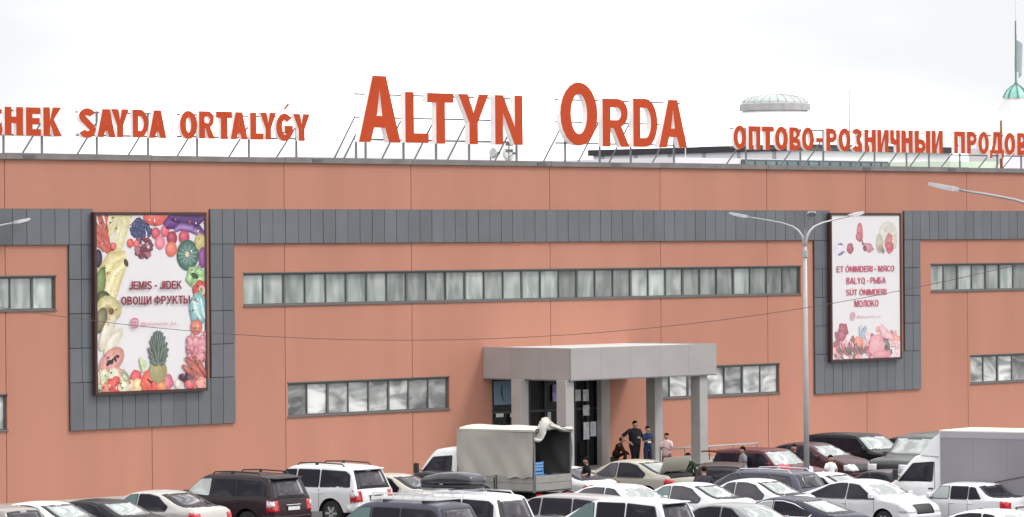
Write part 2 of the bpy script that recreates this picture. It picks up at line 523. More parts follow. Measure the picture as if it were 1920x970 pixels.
        o = [_path(_arc(w / 2 - .03, .75, w / 2 - s / 2, .25 - h / 2, 158, -62, 10) + _arc(w / 2 - .02, .275, w / 2 - s / 2 + .01, .275 - h / 2, 62, -160, 10), s, h)]
    elif ch == 'Ч': w = .68; o = [[(w - s, 0), (w, 0), (w, 1), (w - s, 1), (w - s, .36 + h), (.34, .35 + h), (s + .03, .42 + h), (s, .66), (s, 1), (0, 1), (0, .58), (.05, .42), (.2, .345), (.34, .335), (w - s, .36)]]
    elif ch in 'ЫЬ':
        w = .92 if ch == 'Ы' else .66; b = .64
        o = [[(0, 0)] + _arc(b - .30, .31, .30, .31, -90, 90) + [(s, .62), (s, 1), (0, 1)], [(s, h)] + _arc(b - .31, .31, .12, .31 - h, -90, 90, 8) + [(s, .62 - h)]]
        if ch == 'Ы': o.append([(w - s, 0), (w, 0), (w, 1), (w - s, 1)])
    elif ch == 'Б': w = .66; o = [[(0, 0)] + _arc(w - .30, .31, .30, .31, -90, 90) + [(s, .62), (s, 1 - h), (w * .92, 1 - h), (w * .92, 1), (0, 1)], [(s, h)] + _arc(w - .31, .31, .12, .31 - h, -90, 90, 8) + [(s, .62 - h)]]
    elif ch == 'Щ': w = .98; b = .88; t = s * .85; m = b / 2; o = [[(0, 0), (b, 0), (b, -.18), (w, -.18), (w, h * .9), (b, h * .9), (b, 1), (b - t, 1), (b - t, h * .9), (m + t / 2, h * .9), (m + t / 2, 1), (m - t / 2, 1), (m - t / 2, h * .9), (t, h * .9), (t, 1), (0, 1)]]
    elif ch == 'Ф':
        w = .92; a = w / 2
        o = [_arc(a, .52, a, .36, 0, 345, 23), [(a - s / 2, .52 - .36 + h * .85), (a - s / 2, .52 + .36 - h * .85)] + _arc(a - s / 2, .52, a - s * 1.5, .36 - h * .85, 100, 260, 8),
             [(a + s / 2, .52 + .36 - h * .85), (a + s / 2, .52 - .36 + h * .85)] + _arc(a + s / 2, .52, a - s * 1.5, .36 - h * .85, -80, 80, 8),
             [(a - s / 2, .875), (a + s / 2, .875), (a + s / 2, 1.04), (a - s / 2, 1.04)], [(a - s / 2, -.04), (a + s / 2, -.04), (a + s / 2, .165), (a - s / 2, .165)]]
    elif ch == 'Л': w = .76; o = [[(0, 0), (.12, 0), (.27, .06), (.33, .25), (.36, 1 - h), (w - s, 1 - h), (w - s, 0), (w, 0), (w, 1), (.17, 1), (.14, .35), (.10, h), (0, h)]]
    elif ch == '-': w = .34; o = [[(0, .32), (w, .32), (w, .50), (0, .50)]]
    return w, o

_gl = {}
def glyph(ch, bold=.035):
    """flat filled mesh of one character in a unit box: verts, faces, natural width, height and offsets"""
    k = (ch, bold)
    if k in _gl: return _gl[k]
    s = .13 + bold * 1.6
    w_, cs = contours(ch, s, s * .86)
    if cs:
        cu = bpy.data.curves.new('glyph', 'CURVE')
        cu.dimensions = '2D'; cu.fill_mode = 'BOTH'
        for c_ in cs:
            sp = cu.splines.new('POLY')
            sp.points.add(len(c_) - 1)
            for i, p_ in enumerate(c_): sp.points[i].co = (p_[0], p_[1], 0, 1)
            sp.use_cyclic_u = True
    else:
        cu = bpy.data.curves.new('glyph', 'FONT')
        cu.body = ch; cu.size = 1; cu.offset = .004; cu.resolution_u = 4
    o = bpy.data.objects.new('glyph', cu)
    C.objects.link(o)
    bpy.context.view_layer.update()
    me = o.evaluated_get(bpy.context.evaluated_depsgraph_get()).to_mesh()
    v = [tuple(x.co) for x in me.vertices]
    f = [tuple(p.vertices) for p in me.polygons]
    bpy.data.objects.remove(o)
    xs = [a[0] for a in v]; ys = [a[1] for a in v]
    x0, x1, y0, y1 = min(xs), max(xs), min(ys), max(ys)
    v = [((a[0] - x0) / (x1 - x0), (a[1] - y0) / (y1 - y0)) for a in v]
    _gl[k] = (v, f, (x1 - x0), (y1 - y0), x0, y0)
    return _gl[k]

def solid_glyph(ch, w_, h_, depth, bold=.035):
    """letter standing in the xz plane: front face at y=0 (towards -y), body back to +depth"""
    v, f, *_ = glyph(ch, bold)
    bm = bmesh.new()
    vs_ = [bm.verts.new((a[0] * w_, 0, a[1] * h_)) for a in v]
    for q in f:
        try: bm.faces.new([vs_[i] for i in q])
        except ValueError: pass
    bmesh.ops.remove_doubles(bm, verts=bm.verts, dist=1e-5)
    fr = list(bm.faces)
    bmesh.ops.recalc_face_normals(bm, faces=fr)
    if sum(q.normal.y * q.calc_area() for q in bm.faces) > 0:
        for q in bm.faces: q.normal_flip()
    back = bmesh.ops.duplicate(bm, geom=list(bm.verts) + list(bm.edges) + list(bm.faces))
    vm = back['vert_map']
    bnd = [e for e in bm.edges if len(e.link_faces) == 1 and e.verts[0] in vm and e.verts[1] in vm and e in set()]
    fset = set(fr)
    bnd = []
    for e in bm.edges:
        if len(e.link_faces) == 1 and e.link_faces[0] in fset: bnd.append(e)
    for g in back['geom']:
        if isinstance(g, bmesh.types.BMVert): g.co.y += depth
        if isinstance(g, bmesh.types.BMFace): g.normal_flip()
    for q in bm.faces: q.material_index = 0 if q in fset else 1
    for e in bnd:
        a, b = e.verts
        try:
            nf = bm.faces.new((a, b, vm[b], vm[a]))
            nf.material_index = 1
        except Exception: pass
    side = [q for q in bm.faces if q.material_index == 1]
    bmesh.ops.recalc_face_normals(bm, faces=bm.faces)
    me = bpy.data.meshes.new('letter')
    bm.to_mesh(me); bm.free()
    me.materials.append(M['sign_red']); me.materials.append(M['sign_side'])
    return me

def flat_text(mb_v, mb_f, mb_c, text, cx, cz, width, height, y, col, bold=.03, gap=None):
    """adds a printed line of text centred on cx, cz; y is the sheet it lies on"""
    adv = []
    x = 0
    ref = glyph('H', bold)[3]
    for ch in text:
        if ch == ' ':
            x += .30; continue
        g = glyph(ch, bold)
        adv.append((ch, x, g))
        x += g[2] + .07
    tot = x - .07
    sx = width / tot
    sz = height / ref
    for ch, ox, g in adv:
        n = len(mb_v)
        base = g[5]
        for a in g[0]:
            mb_v.append((cx - width / 2 + (ox + a[0] * g[2]) * sx, y, cz - height / 2 + (base + a[1] * g[3]) * sz))
            mb_c.append(col)
        for q in g[1]: mb_f.append(tuple(n + i for i in q))

# ================================================================== SETTING
gm = MB(); gm.quad((-1500, -900, 0), (3000, -900, 0), (3000, 3000, 0), (-1500, 3000, 0))
g = obj('ground', gm, M['asphalt']); g['kind'] = 'structure'
xa, _ = on_wall(-300, 600); xb, _ = on_wall(2300, 600)
walk = box('pavement', xa, xb, -4.6, 0.2, -.1, .14, M['concrete']); walk['kind'] = 'structure'
# ================================================================== SHOPPING CENTRE
def wx(px, py=500): return on_wall(px, py)[0]
ZT = 11.55
mall = thing('shopping_centre', 'long terracotta market hall with grey cladding band, ribbon windows and flat roof', 'building', (0, 0, 0))
joints = [wx(p) for p in (8, 281, 532, 770, 1030, 1237, 1437, 1622, 1812)]
joints = [joints[0] - 6.7 * k for k in (2, 1)] + joints + [joints[-1] + 6.8 * k for k in (1, 2)]
UP = (6.53, 7.64); LO = (2.57, 3.73)
ribbons = [  # x0, x1, z0, z1, panes
    (wx(-150), wx(103, 550), UP[0], UP[1]), (wx(455, 540), wx(1500, 540), UP[0], UP[1]), (wx(1744, 520), wx(2100, 520), UP[0], UP[1]),
    (wx(-160), wx(12, 775), LO[0], LO[1]), (wx(538, 740), wx(841, 740), LO[0], LO[1]), (wx(1222, 720), wx(1460, 715), LO[0], LO[1]),
    (wx(1818, 700), wx(2130, 700), LO[0], LO[1])]
entr = (wx(921, 750), wx(1125, 800), 0.14, 3.66)
holes = [r[:4] for r in ribbons] + [entr]
FW = -0.045
def cells(x0, x1, z0, z1, hs):
    xs = sorted({x0, x1} | {v for h in hs for v in (h[0], h[1]) if x0 < v < x1})
    zs = sorted({z0, z1} | {v for h in hs for v in (h[2], h[3]) if z0 < v < z1})
    for a, b in zip(xs, xs[1:]):
        for c, d in zip(zs, zs[1:]):
            mx_, mz_ = (a + b) / 2, (c + d) / 2
            if not any(h[0] < mx_ < h[1] and h[2] < mz_ < h[3] for h in hs): yield a, b, c, d
for a, b in zip(joints, joints[1:]):
    mb = MB()
    for c in cells(a + .015, b - .015, 0.0, ZT, holes): mb.box(c[0], c[1], FW, .0, c[2], c[3])
    obj('wall_panel', mb, M['terracotta'], mall)
mb = MB()
for c in cells(joints[0], joints[-1], 0.0, ZT - .01, holes): mb.box(c[0], c[1], .002, .30, c[2], c[3])
obj('wall_core', mb, M['terracotta_groove'], mall)
box('floor_slab', joints[0] + .1, joints[-1] - .1, .4, 30, 4.6, 4.9, M['concrete'], mall)
box('inner_wall', joints[0] + .1, joints[-1] - .1, 2.2, 2.4, 0, 11.0, M['concrete'], mall)
box('end_wall', joints[0] - .3, joints[0], 0, 40, 0, ZT, M['terracotta'], mall)
box('end_wall', joints[-1], joints[-1] + .3, 0, 40, 0, ZT, M['terracotta'], mall)
box('back_wall', joints[0], joints[-1], 39.7, 40, 0, ZT, M['terracotta'], mall)
box('roof', joints[0], joints[-1], .302, 39.7, 11.1, 11.3, M['roof'], mall)
for i, (a, b) in enumerate(zip(joints, joints[1:])):      # parapet capping in lengths, not perfectly in line
    dz = random.uniform(-.015, .015)
    box('parapet_cap', a + .01, b - .01, -.14, .42, ZT + .001, 11.75 + dz, M['cap'], mall)
for px in (50, 590, 1010, 1150, 1620, 1780):              # darker lifted laps on the capping
    x = wx(px, 300)
    box('cap_lap', x - .25, x + .25, -.16, .2, 11.60, 11.70, M['dark_steel'], mall)

# ribbon windows
def ribbon(x0, x1, z0, z1, low, thick):
    n = max(1, round((x1 - x0) / (1.03 if not low else 1.07)))
    f = MB()
    y0, y1 = .03, .12
    t = .055
    f.box(x0, x1, y0, y1, z0, z0 + t); f.box(x0, x1, y0, y1, z1 - t, z1)
    f.box(x0, x0 + t, y0, y1, z0 + t, z1 - t); f.box(x1 - t, x1, y0, y1, z0 + t, z1 - t)
    win = obj('window', f, M['frame'], mall)
    pw = (x1 - x0) / n
    for k in range(n):
        a, b = x0 + k * pw + .03, x0 + (k + 1) * pw - .03
        if k == 0: a = x0 + t
        if k == n - 1: b = x1 - t
        za, zb = z0 + t, z1 - t
        if k:
            tk = .045 if (k % thick == 2) else .022
            box('mullion', x0 + k * pw - tk, x0 + k * pw + tk, .035, .118, za, zb, M['frame'], win)
        p = MB()
        rx, rz = random.uniform(-.008, .008), random.uniform(-.012, .012)
        p.quad((a - .01, .09 - rx - rz, za), (b + .01, .09 - rx + rz, za), (b + .01, .09 + rx + rz, zb), (a - .01, .09 + rx - rz, zb))
        obj('pane', p, M['pane_low'] if low else M['pane_up'], win)
    s = MB(); s.box(x0 - .03, x1 + .03, -.09, .03, z0 - .05, z0 - .002)
    obj('sill', s, M['frame'], win)
    h = MB(); h.box(x0 - .03, x1 + .03, -.065, .03, z1 + .002, z1 + .045)
    obj('head_flashing', h, M['dark_steel'], win)
for i, r in enumerate(ribbons): ribbon(*r, low=i > 2, thick=3)

# grey metal cladding in single cassettes
CY0, CY1 = -.13, -.075
def cassettes(x0, x1, z0, z1, nx, nz):
    n = round((x1 - x0) / nx) if nx > 0 else 1
    m = max(1, round((z1 - z0) / nz))
    for i in range(n):
        a, b = x0 + (x1 - x0) * i / n, x0 + (x1 - x0) * (i + 1) / n
        for j in range(m):
            c, d = z0 + (z1 - z0) * j / m, z0 + (z1 - z0) * (j + 1) / m
            yy = CY0 + random.uniform(-.006, .006)
            box('cladding_panel', a + .012, b - .012, yy, CY1, c + .012, d - .012, M['cladding'], mall)
    bk = MB(); bk.box(x0 + .005, x1 - .005, CY1 + .001, FW - .002, z0 + .005, z1 - .005)
    obj('cladding_rail', bk, M['cladding_gap'], mall)
B0, B1 = 8.69, 9.91
L1a, L1b = wx(126, 600), wx(171, 600)
L2a, L2b = wx(391, 600), wx(436, 600)
R1a, R1b = wx(1523, 560), wx(1553, 560)
R2a, R2b = wx(1692, 560), wx(1722, 560)
BT = 4.05
xs0, xs1 = joints[0] + .1, joints[-1] - .1
cassettes(xs0, L1a, B0, B1, .625, 2)
cassettes(L1a, L1b, B0, B1, .625, 2)
cassettes(L2a, L2b, B0, B1, .625, 2)
cassettes(L2b, R1a, B0, B1, .625, 2)
cassettes(R1a, R1b, B0, B1, .625, 2)
cassettes(R2a, R2b, B0, B1, .625, 2)
cassettes(R2b, xs1, B0, B1, .625, 2)
ZC = 2.43
for a, b in ((L1a, L1b), (L2a, L2b), (R1a, R1b), (R2a, R2b)):
    cassettes(a, b, BT, B0, .625, 1.3)
cassettes(L1a, L2b, ZC, BT, .585, 3)
cassettes(R1a, R2b, ZC, BT, .585, 3)

# entrance glazing set in the wall
ed = thing('entrance_doors', 'dark glazed entrance with white notices under the grey canopy', 'doors', ((entr[0] + entr[1]) / 2, 0, .14))
ex = ed.location.x
def eb(name, a, b, y0, y1, z0, z1, m, par=None):
    return box(name, a - ex, b - ex, y0, y1, z0 - .14, z1 - .14, m, par or ed)
ecols = [entr[0]] + [wx(p, 800) for p in (965, 992, 1022, 1050, 1078, 1101)] + [entr[1]]
eb('frame_head', entr[0], entr[1], -.04, .1, 3.5, 3.655, M['dark_frame'])
eb('frame_transom', entr[0] + .04, entr[1] - .04, -.03, .09, 2.28, 2.36, M['dark_frame'])
for x in ecols: eb('frame_post', x - .045 if x > entr[0] else x, x + .045 if x < entr[1] else x, -.035, .095, .14, 3.499, M['dark_frame'])
for i, (a, b) in enumerate(zip(ecols, ecols[1:])):
    for c, d in ((.16, 2.28), (2.36, 3.5)):
        eb('glass_pane', a + .046, b - .046, .02 + .002 * i, .03 + .002 * i, c, d, M['door_glass'])
eb('lightbox_poster', wx(924, 740), wx(964, 740), -.075, -.04, 2.62, 3.50, mat('blue_poster', (.12, .20, .28), .4, noise=.06, nscale=1))
pr = MB()
pa, pz = wx(938, 740) - ex, 3.36
prev = None
for k in range(9):
    t = k / 8
    x = pa - .12 * math.sin(t * 3.0) + .12 * t; z = pz - .62 * t - .14
    if prev: pr.quad((prev[0], -.08, prev[1]), (prev[0] + .05 + .05 * math.sin(t * 3), -.08, prev[1]), (x + .05 + .05 * math.sin(t * 3.2), -.08, z), (x, -.08, z))
    prev = (x, z)
obj('poster_figure', pr, mat('poster_dark_print', (.02, .04, .06), .5), ed)
notices = [(1078.5, 1089, 731, 752), (1093, 1104, 731, 752), (1093, 1105, 760, 779), (1094, 1105, 792, 824), (1107, 1118, 791, 818),
           (1036, 1049, 722, 753), (1027, 1033, 773, 790), (930, 944, 776, 782), (956, 962, 776, 782)]
npm = mat('paper', (.62, .64, .66), .8, noise=.25, nscale=6)
npb = mat('paper_violet', (.35, .33, .55), .8, noise=.6, nscale=7)
for i, (a, b, c, d) in enumerate(notices):
    x0, z1 = on_wall(a, c, -.05); x1, z0 = on_wall(b, d, -.05)
    eb('paper_notice', x0, x1, -.052, -.046, z0, z1, npb if i == 5 else npm)

# canopy on columns
cn = thing('entrance_canopy', 'grey metal canopy with deep fascia on square columns over the entrance', 'canopy', (0, 0, 0))
cx0 = on_wall(904.5, 680)[0]
CD = 4.45
p = ray(1343.5, 680); t_ = (-CD - CAM.y) / p.y
cx1 = (CAM + p * t_).x
cn.location = (cx0, 0, 0)
CW = cx1 - cx0
Z0c, Z1c = 3.60, 4.80
mbn = 5
for k in range(mbn):
    a, b = CW * k / mbn, CW * (k + 1) / mbn
    box('fascia_panel', a + .004, b - .004, -CD, -CD + .08, Z0c, Z1c, M['canopy'], cn)
for k in range(3):
    a, b = -CD + .081 + (CD - .13) * k / 3, -CD + .081 + (CD - .13) * (k + 1) / 3
    box('fascia_panel', 0, .08, a + .004, b - .004, Z0c, Z1c, M['canopy'], cn)
    box('fascia_panel', CW - .08, CW, a + .004, b - .004, Z0c, Z1c, M['canopy'], cn)
box('corner_trim', -.012, .02, -CD - .012, -CD + .02, Z0c - .004, Z1c + .004, M['column'], cn)
box('soffit', .085, CW - .085, -CD + .085, -.05, Z0c + .05, Z0c + .12, M['canopy'], cn)
box('canopy_roof', .085, CW - .085, -CD + .085, -.05, Z1c - .12, Z1c - .03, mat('canopy_roof_sheet', (.56, .56, .55), .8), cn)
def column(px_l, px_r, y, cat_y0=.35):
    x0 = on_wall(px_l, 760, y)[0]; x1 = on_wall(px_r, 760, y)[0]
    return x0, x1
def add_col(cxw, cyw, s=.46):
    a = cxw - cx0
    c = MB(); c.bev(a - s / 2, a + s / 2, cyw - s / 2, cyw + s / 2, 0.14, Z0c + .04, .012)
    o = obj('column', c, M['column'], cn)
    c = MB(); c.box(a - s / 2 - .02, a + s / 2 + .02, cyw - s / 2 - .02, cyw + s / 2 + .02, .141, .26)
    obj('column_base', c, M['dark_steel'], o)
for k in range(3): box('soffit_light', CW * (.2 + .3 * k) - .15, CW * (.2 + .3 * k) + .15, -2.6, -2.3, Z0c + .02, Z0c + .049, M['plate'], cn)
box('drip_edge', -.006, CW + .006, -CD - .008, -CD + .0, Z0c + .0, Z0c + .045, M['steel'], cn)
box('drip_edge', -.008, .0, -CD + .021, -.05, Z0c + .0, Z0c + .045, M['steel'], cn)
add_col(on_wall(1060, 760, -4.1)[0], -4.1)
add_col(on_wall(1311, 760, -4.1)[0], -4.1)
add_col(on_wall(975, 760, -1.9)[0], -1.9)
add_col(on_wall(1227, 760, -1.9)[0], -1.9)
xa_, xb_ = on_wall(1126, 760, -.25)[0], on_wall(1142, 760, -.25)[0]
c = MB(); c.bev(xa_ - cx0, xb_ - cx0, -.30, -.05, .14, Z0c + .04, .01)
obj('pilaster', c, M['column'], cn)

# ramp with tubular railing
def steel_tube(name, pts, r, par, m='steel'):
    mb_ = MB(); mb_.tube(pts, r, 8); return obj(name, mb_, M[m], par, smooth=True)
rx0, rx1 = on_wall(1238, 850, -3.2)[0], on_wall(1420, 850, -3.2)[0]
rr = thing('ramp_railing', 'pale tubular handrail on posts along the entrance ramp', 'railing', (rx0, -3.2, .14))
L_ = rx1 - rx0
_, rz = on_wall(1330, 837, -3.2)
top = rz - .14
for zz in (top, top - .62): steel_tube('handrail', [(0, 0, zz), (L_, 0, zz)], .035, rr, 'lamp_metal')
for k in range(5): steel_tube('rail_post', [(L_ * k / 4, 0, 0), (L_ * k / 4, 0, top)], .025, rr)
rampo = box('ramp', rx0 - .5, rx1 + 3, -3.35, -1.6, .141, .30, M['concrete'])
rampo['kind'] = 'structure'
# ================================================================== BILLBOARDS
def billboard(label, px0, px1, py0, py1):
    yb = -.32
    x0, z1 = on_wall(px0, py0, yb); x1, z0 = on_wall(px1, py1, yb)
    o = thing('billboard', label, 'billboard', (x0, yb, z0), group=None)
    W, H = x1 - x0, z1 - z0
    t = .10
    box('frame_rail', 0, W, 0, .16, 0, t, M['billframe'], o)
    box('frame_rail', 0, W, 0, .16, H - t, H, M['billframe'], o)
    box('frame_stile', 0, t, .001, .16, t + .001, H - t - .001, M['billframe'], o)
    box('frame_stile', W - t, W, .001, .16, t + .001, H - t - .001, M['billframe'], o)
    for k in range(5):
        for xx in (.15, W - .25):
            zz = .4 + (H - .8) * k / 4
            box('bracket', xx, xx + .08, .161, .27, zz, zz + .08, M['billframe'], o)
    box('poster', t + .001, W - t - .001, .03, .08, t + .001, H - t - .001, M['poster'], o)
    return o, W, H, t

def fade(c, k): return tuple(.9 * v for v in lin(tuple(v * (1 - k) + 214 * k for v in c))[:3]) + (1,)

class Print:
    """flat print in poster coordinates: u to the right, v down, both 0..1"""
    def __init__(s, W, H, t):
        s.W, s.H, s.t = W, H, t
        s.v, s.f, s.c = [], [], []
        s.layer = 0
    def P(s, u, v):
        u = min(max(u, 0), 1); v = min(max(v, 0), 1)
        return (s.t + .004 + u * (s.W - 2 * s.t - .008), .0285 - s.layer * 1.2e-4, s.t + .004 + (1 - v) * (s.H - 2 * s.t - .008))
    def shape(s, pts, col, mid=None, cc=None):
        s.layer += 1
        n = len(s.v)
        if cc is None: cc = (sum(p[0] for p in pts) / len(pts), sum(p[1] for p in pts) / len(pts))
        s.v.append(s.P(*cc)); s.c.append(fade(mid or col, s.fade))
        for p in pts: s.v.append(s.P(*p)); s.c.append(fade(col, s.fade))
        k = len(pts)
        for i in range(k): s.f.append((n, n + 1 + i, n + 1 + (i + 1) % k))
    def ell(s, u, v, ru, rv, rot, col, mid=None, n=18, off=(-.25, -.3), wob=0):
        a = (s.H - 2 * s.t) / (s.W - 2 * s.t)
        pts = []
        cr_, sr_ = math.cos(R(rot)), math.sin(R(rot))
        for k in range(n):
            t = 2 * math.pi * k / n
            w_ = 1 + wob * math.sin(t * 5 + u * 50)
            x, y = ru * w_ * math.cos(t), rv * w_ * math.sin(t)
            pts.append((u + x * cr_ - y * sr_, v + (x * sr_ + y * cr_) / a))
        x, y = ru * off[0], rv * off[1]
        s.shape(pts, col, mid, (u + x, v + y / a))
    def stroke(s, pts, wd, col, mid=None):
        """tapered curved stroke through pts"""
        a = (s.H - 2 * s.t) / (s.W - 2 * s.t)
        s.layer += 1
        n = len(s.v)
        K = len(pts)
        for i, (u, v) in enumerate(pts):
            p0, p1 = pts[max(i - 1, 0)], pts[min(i + 1, K - 1)]
            dx, dy = p1[0] - p0[0], (p1[1] - p0[1]) * a
            l = math.hypot(dx, dy) or 1
            w_ = wd * (.25 + .75 * math.sin(math.pi * min(max((i + .35) / (K - .3), 0), 1)))
            nx, ny = -dy / l * w_, dx / l * w_ / a
            s.v += [s.P(u + nx, v + ny), s.P(u, v), s.P(u - nx, v - ny)]
            s.c += [fade(col, s.fade), fade(mid or col, s.fade), fade(col, s.fade)]
        for i in range(K - 1):
            b = n + 3 * i
            s.f += [(b, b + 1, b + 4, b + 3), (b + 1, b + 2, b + 5, b + 4)]
    def text(s, txt, u, v, wu, hv, col, bold=.03):
        s.flush()
        s.layer += 1
        W, H = s.W - 2 * s.t, s.H - 2 * s.t
        x, y, z = s.P(u, v)
        nv = len(s.v)
        flat_text(s.v, s.f, s.c, txt, x, z, wu * W, hv * H, y, lin(col), bold)
    par = None
    fade = .05
    def flush(s):
        if s.v and s.par: s.build('lettering', s.par)
        s.v, s.f, s.c = [], [], []
    def build(s, name, parent):
        me = bpy.data.meshes.new(name)
        me.from_pydata(s.v, [], s.f)
        ca = me.color_attributes.new('ink', 'FLOAT_COLOR', 'POINT')
        for i, c_ in enumerate(s.c): ca.data[i].color = c_
        me.materials.append(M['ink'])
        o = link(name, me, parent)
        o['kind'] = 'stuff'
        return o

bb, W_, H_, t_b = billboard('large portrait billboard of fruit and vegetables on the left part of the facade', 177, 390, 398, 733)
P = Print(W_, H_, t_b)
def U(x): return (x - 82) / 540
def V(y): return (y - 55) / 850
rnd = random.Random(3)
for (x, y, l, a) in ((105, 80, 45, 70), (120, 120, 55, 62), (95, 130, 50, 55), (110, 165, 50, 30), (135, 190, 45, 40), (100, 200, 45, 25), (125, 215, 40, 35), (140, 90, 50, 75), (95, 165, 40, 40)):
    P.ell(U(x), V(y), l / 540, 13 / 540, a, (176, 62, 52), (214, 110, 92))
for (x, y, l, a) in ((170, 90, 60, 115), (200, 110, 75, 112), (225, 100, 70, 120), (190, 160, 70, 105), (215, 150, 70, 110), (155, 80, 40, 100)):
    P.ell(U(x), V(y), l / 540, 17 / 540, a, (206, 196, 140), (240, 236, 200))
for k in range(75):
    t = rnd.random() * 6.28; r_ = rnd.random() ** .6
    P.ell(U(305 + 50 * r_ * math.cos(t)), V(125 + 52 * r_ * math.sin(t)), 10 / 540, 10 / 540, 0, (42, 48, 84), (96, 108, 150), n=8)
for k in range(60):
    t = rnd.random() * 6.28; r_ = rnd.random() ** .6
    P.ell(U(315 + 44 * r_ * math.cos(t)), V(215 + 50 * r_ * math.sin(t)), 10 / 540, 8 / 540, rnd.random() * 90, (88, 34, 56) if k % 3 else (190, 120, 130), (150, 84, 100), n=8)
P.ell(U(375), V(62), 62 / 540, 34 / 540, 0, (206, 62, 60), (232, 110, 96))
for (x, y, r_, c_) in ((375, 142, 22, (176, 44, 66)), (422, 132, 22, (196, 62, 80)), (457, 166, 26, (140, 24, 48)), (519, 162, 27, (170, 34, 62)), (397, 188, 25, (216, 96, 120)), (453, 220, 29, (204, 82, 60)), (248, 190, 17, (190, 52, 40)), (278, 192, 13, (200, 70, 60)), (165, 204, 14, (206, 60, 50))):
    P.ell(U(x), V(y), r_ / 540, r_ / 540, 0, c_, tuple(min(255, v + 60) for v in c_))
P.stroke([(U(420), V(105)), (U(450), V(85)), (U(490), V(75)), (U(550), V(90)), (U(620), V(150))], .065, (62, 28, 88), (120, 70, 150))
P.stroke([(U(450), V(60)), (U(520), V(70)), (U(580), V(75)), (U(622), V(60))], .06, (52, 24, 72), (96, 56, 126))
P.stroke([(U(470), V(130)), (U(500), V(110)), (U(560), V(120)), (U(620), V(160))], .03, (88, 48, 120), (176, 130, 196))
P.ell(U(536), V(250), 56 / 540, 58 / 540, 0, (52, 92, 84), (120, 160, 146), n=24, off=(0, 0))
for k in range(12):
    t = 2 * math.pi * k / 12 + .2
    P.stroke([(U(536 + 10 * math.cos(t)), V(250 + 10 * math.sin(t))), (U(536 + 32 * math.cos(t)), V(250 + 32 * math.sin(t))), (U(536 + 52 * math.cos(t)), V(250 + 52 * math.sin(t)))], .008, (34, 66, 62), (158, 188, 176))
P.ell(U(532), V(246), 10 / 540, 10 / 540, 0, (220, 214, 170))
P.ell(U(600), V(187), 27 / 540, 33 / 540, 0, (180, 160, 84), (222, 206, 140))
P.ell(U(612), V(262), 20 / 540, 40 / 540, 0, (120, 48, 120), (170, 96, 164))
for (x, y, r_) in ((560, 340, 28), (595, 345, 26), (575, 375, 30), (550, 365, 24), (600, 375, 22)):
    P.ell(U(x), V(y), r_ / 540, r_ / 540, 0, (112, 170, 96), (206, 232, 184), wob=.12)
P.ell(U(570), V(352), 20 / 540, 10 / 540, 20, (38, 70, 40), (60, 104, 60))
P.ell(U(600), V(424), 40 / 540, 38 / 540, 0, (190, 34, 40), (228, 90, 80), wob=.06)
P.ell(U(606), V(425), 16 / 540, 18 / 540, 0, (226, 216, 190), (80, 96, 50))
P.ell(U(588), V(515), 48 / 540, 62 / 540, 0, (96, 160, 166), (190, 224, 222), wob=.05)
P.stroke([(U(560), V(470)), (U(575), V(520)), (U(600), V(570))], .014, (210, 236, 232))
P.stroke([(U(600), V(465)), (U(610), V(520)), (U(622), V(560))], .014, (200, 230, 228))
P.ell(U(577), V(604), 31 / 540, 29 / 540, 0, (196, 92, 76), (232, 150, 126))
P.stroke([(U(225), V(250)), (U(160), V(275)), (U(118), V(340)), (U(112), V(420))], .075, (196, 178, 108), (240, 228, 172))
P.stroke([(U(222), V(275)), (U(190), V(310)), (U(165), V(380)), (U(160), V(450))], .065, (204, 184, 110), (244, 234, 186))
P.stroke([(U(205), V(300)), (U(170), V(330)), (U(140), V(400)), (U(138), V(440))], .04, (214, 198, 130), (248, 240, 200))
P.ell(U(225), V(285), 16 / 540, 10 / 540, 60, (70, 62, 40))
P.ell(U(88), V(262), 20 / 540, 34 / 540, 0, (44, 36, 52), (84, 70, 96))
P.ell(U(100), V(380), 24 / 540, 60 / 540, 10, (92, 110, 60), (150, 170, 100))
P.ell(U(110), V(450), 36 / 540, 24 / 540, 0, (50, 58, 36), (110, 120, 70))
P.ell(U(140), V(505), 62 / 540, 48 / 540, 15, (180, 170, 110), (238, 226, 176))
P.ell(U(138), V(515), 30 / 540, 26 / 540, 15, (214, 196, 140), (150, 126, 90))
P.ell(U(150), V(518), 13 / 540, 13 / 540, 0, (96, 66, 40), (140, 100, 60))
P.ell(U(100), V(560), 28 / 540, 50 / 540, 20, (90, 84, 60), (160, 150, 112))
P.ell(U(130), V(620), 75 / 540, 27 / 540, 118, (206, 196, 168), (242, 238, 222))
P.ell(U(160), V(665), 68 / 540, 22 / 540, 132, (210, 200, 176), (246, 242, 230))
P.ell(U(150), V(757), 70 / 540, 42 / 540, -33, (196, 128, 118), (240, 176, 168))
P.ell(U(152), V(757), 46 / 540, 24 / 540, -33, (222, 150, 148), (236, 170, 160))
for k in range(26):
    x = rnd.uniform(-38, 38); y = rnd.uniform(-9, 9)
    P.ell(U(154 + x * .84 + y * .5), V(756 - x * .54 + y), 6 / 540, 5 / 540, 0, (40, 30, 36), (96, 76, 80), n=7)
for k in range(22):
    P.ell(U(95 + rnd.uniform(-8, 130)), V(845 + rnd.uniform(-35, 30)), rnd.uniform(14, 30) / 540, rnd.uniform(12, 24) / 540, rnd.uniform(0, 90),
          rnd.choice(((120, 136, 84), (206, 214, 170), (214, 128, 120), (176, 190, 130), (226, 220, 200))), (230, 230, 206), n=12, wob=.1)
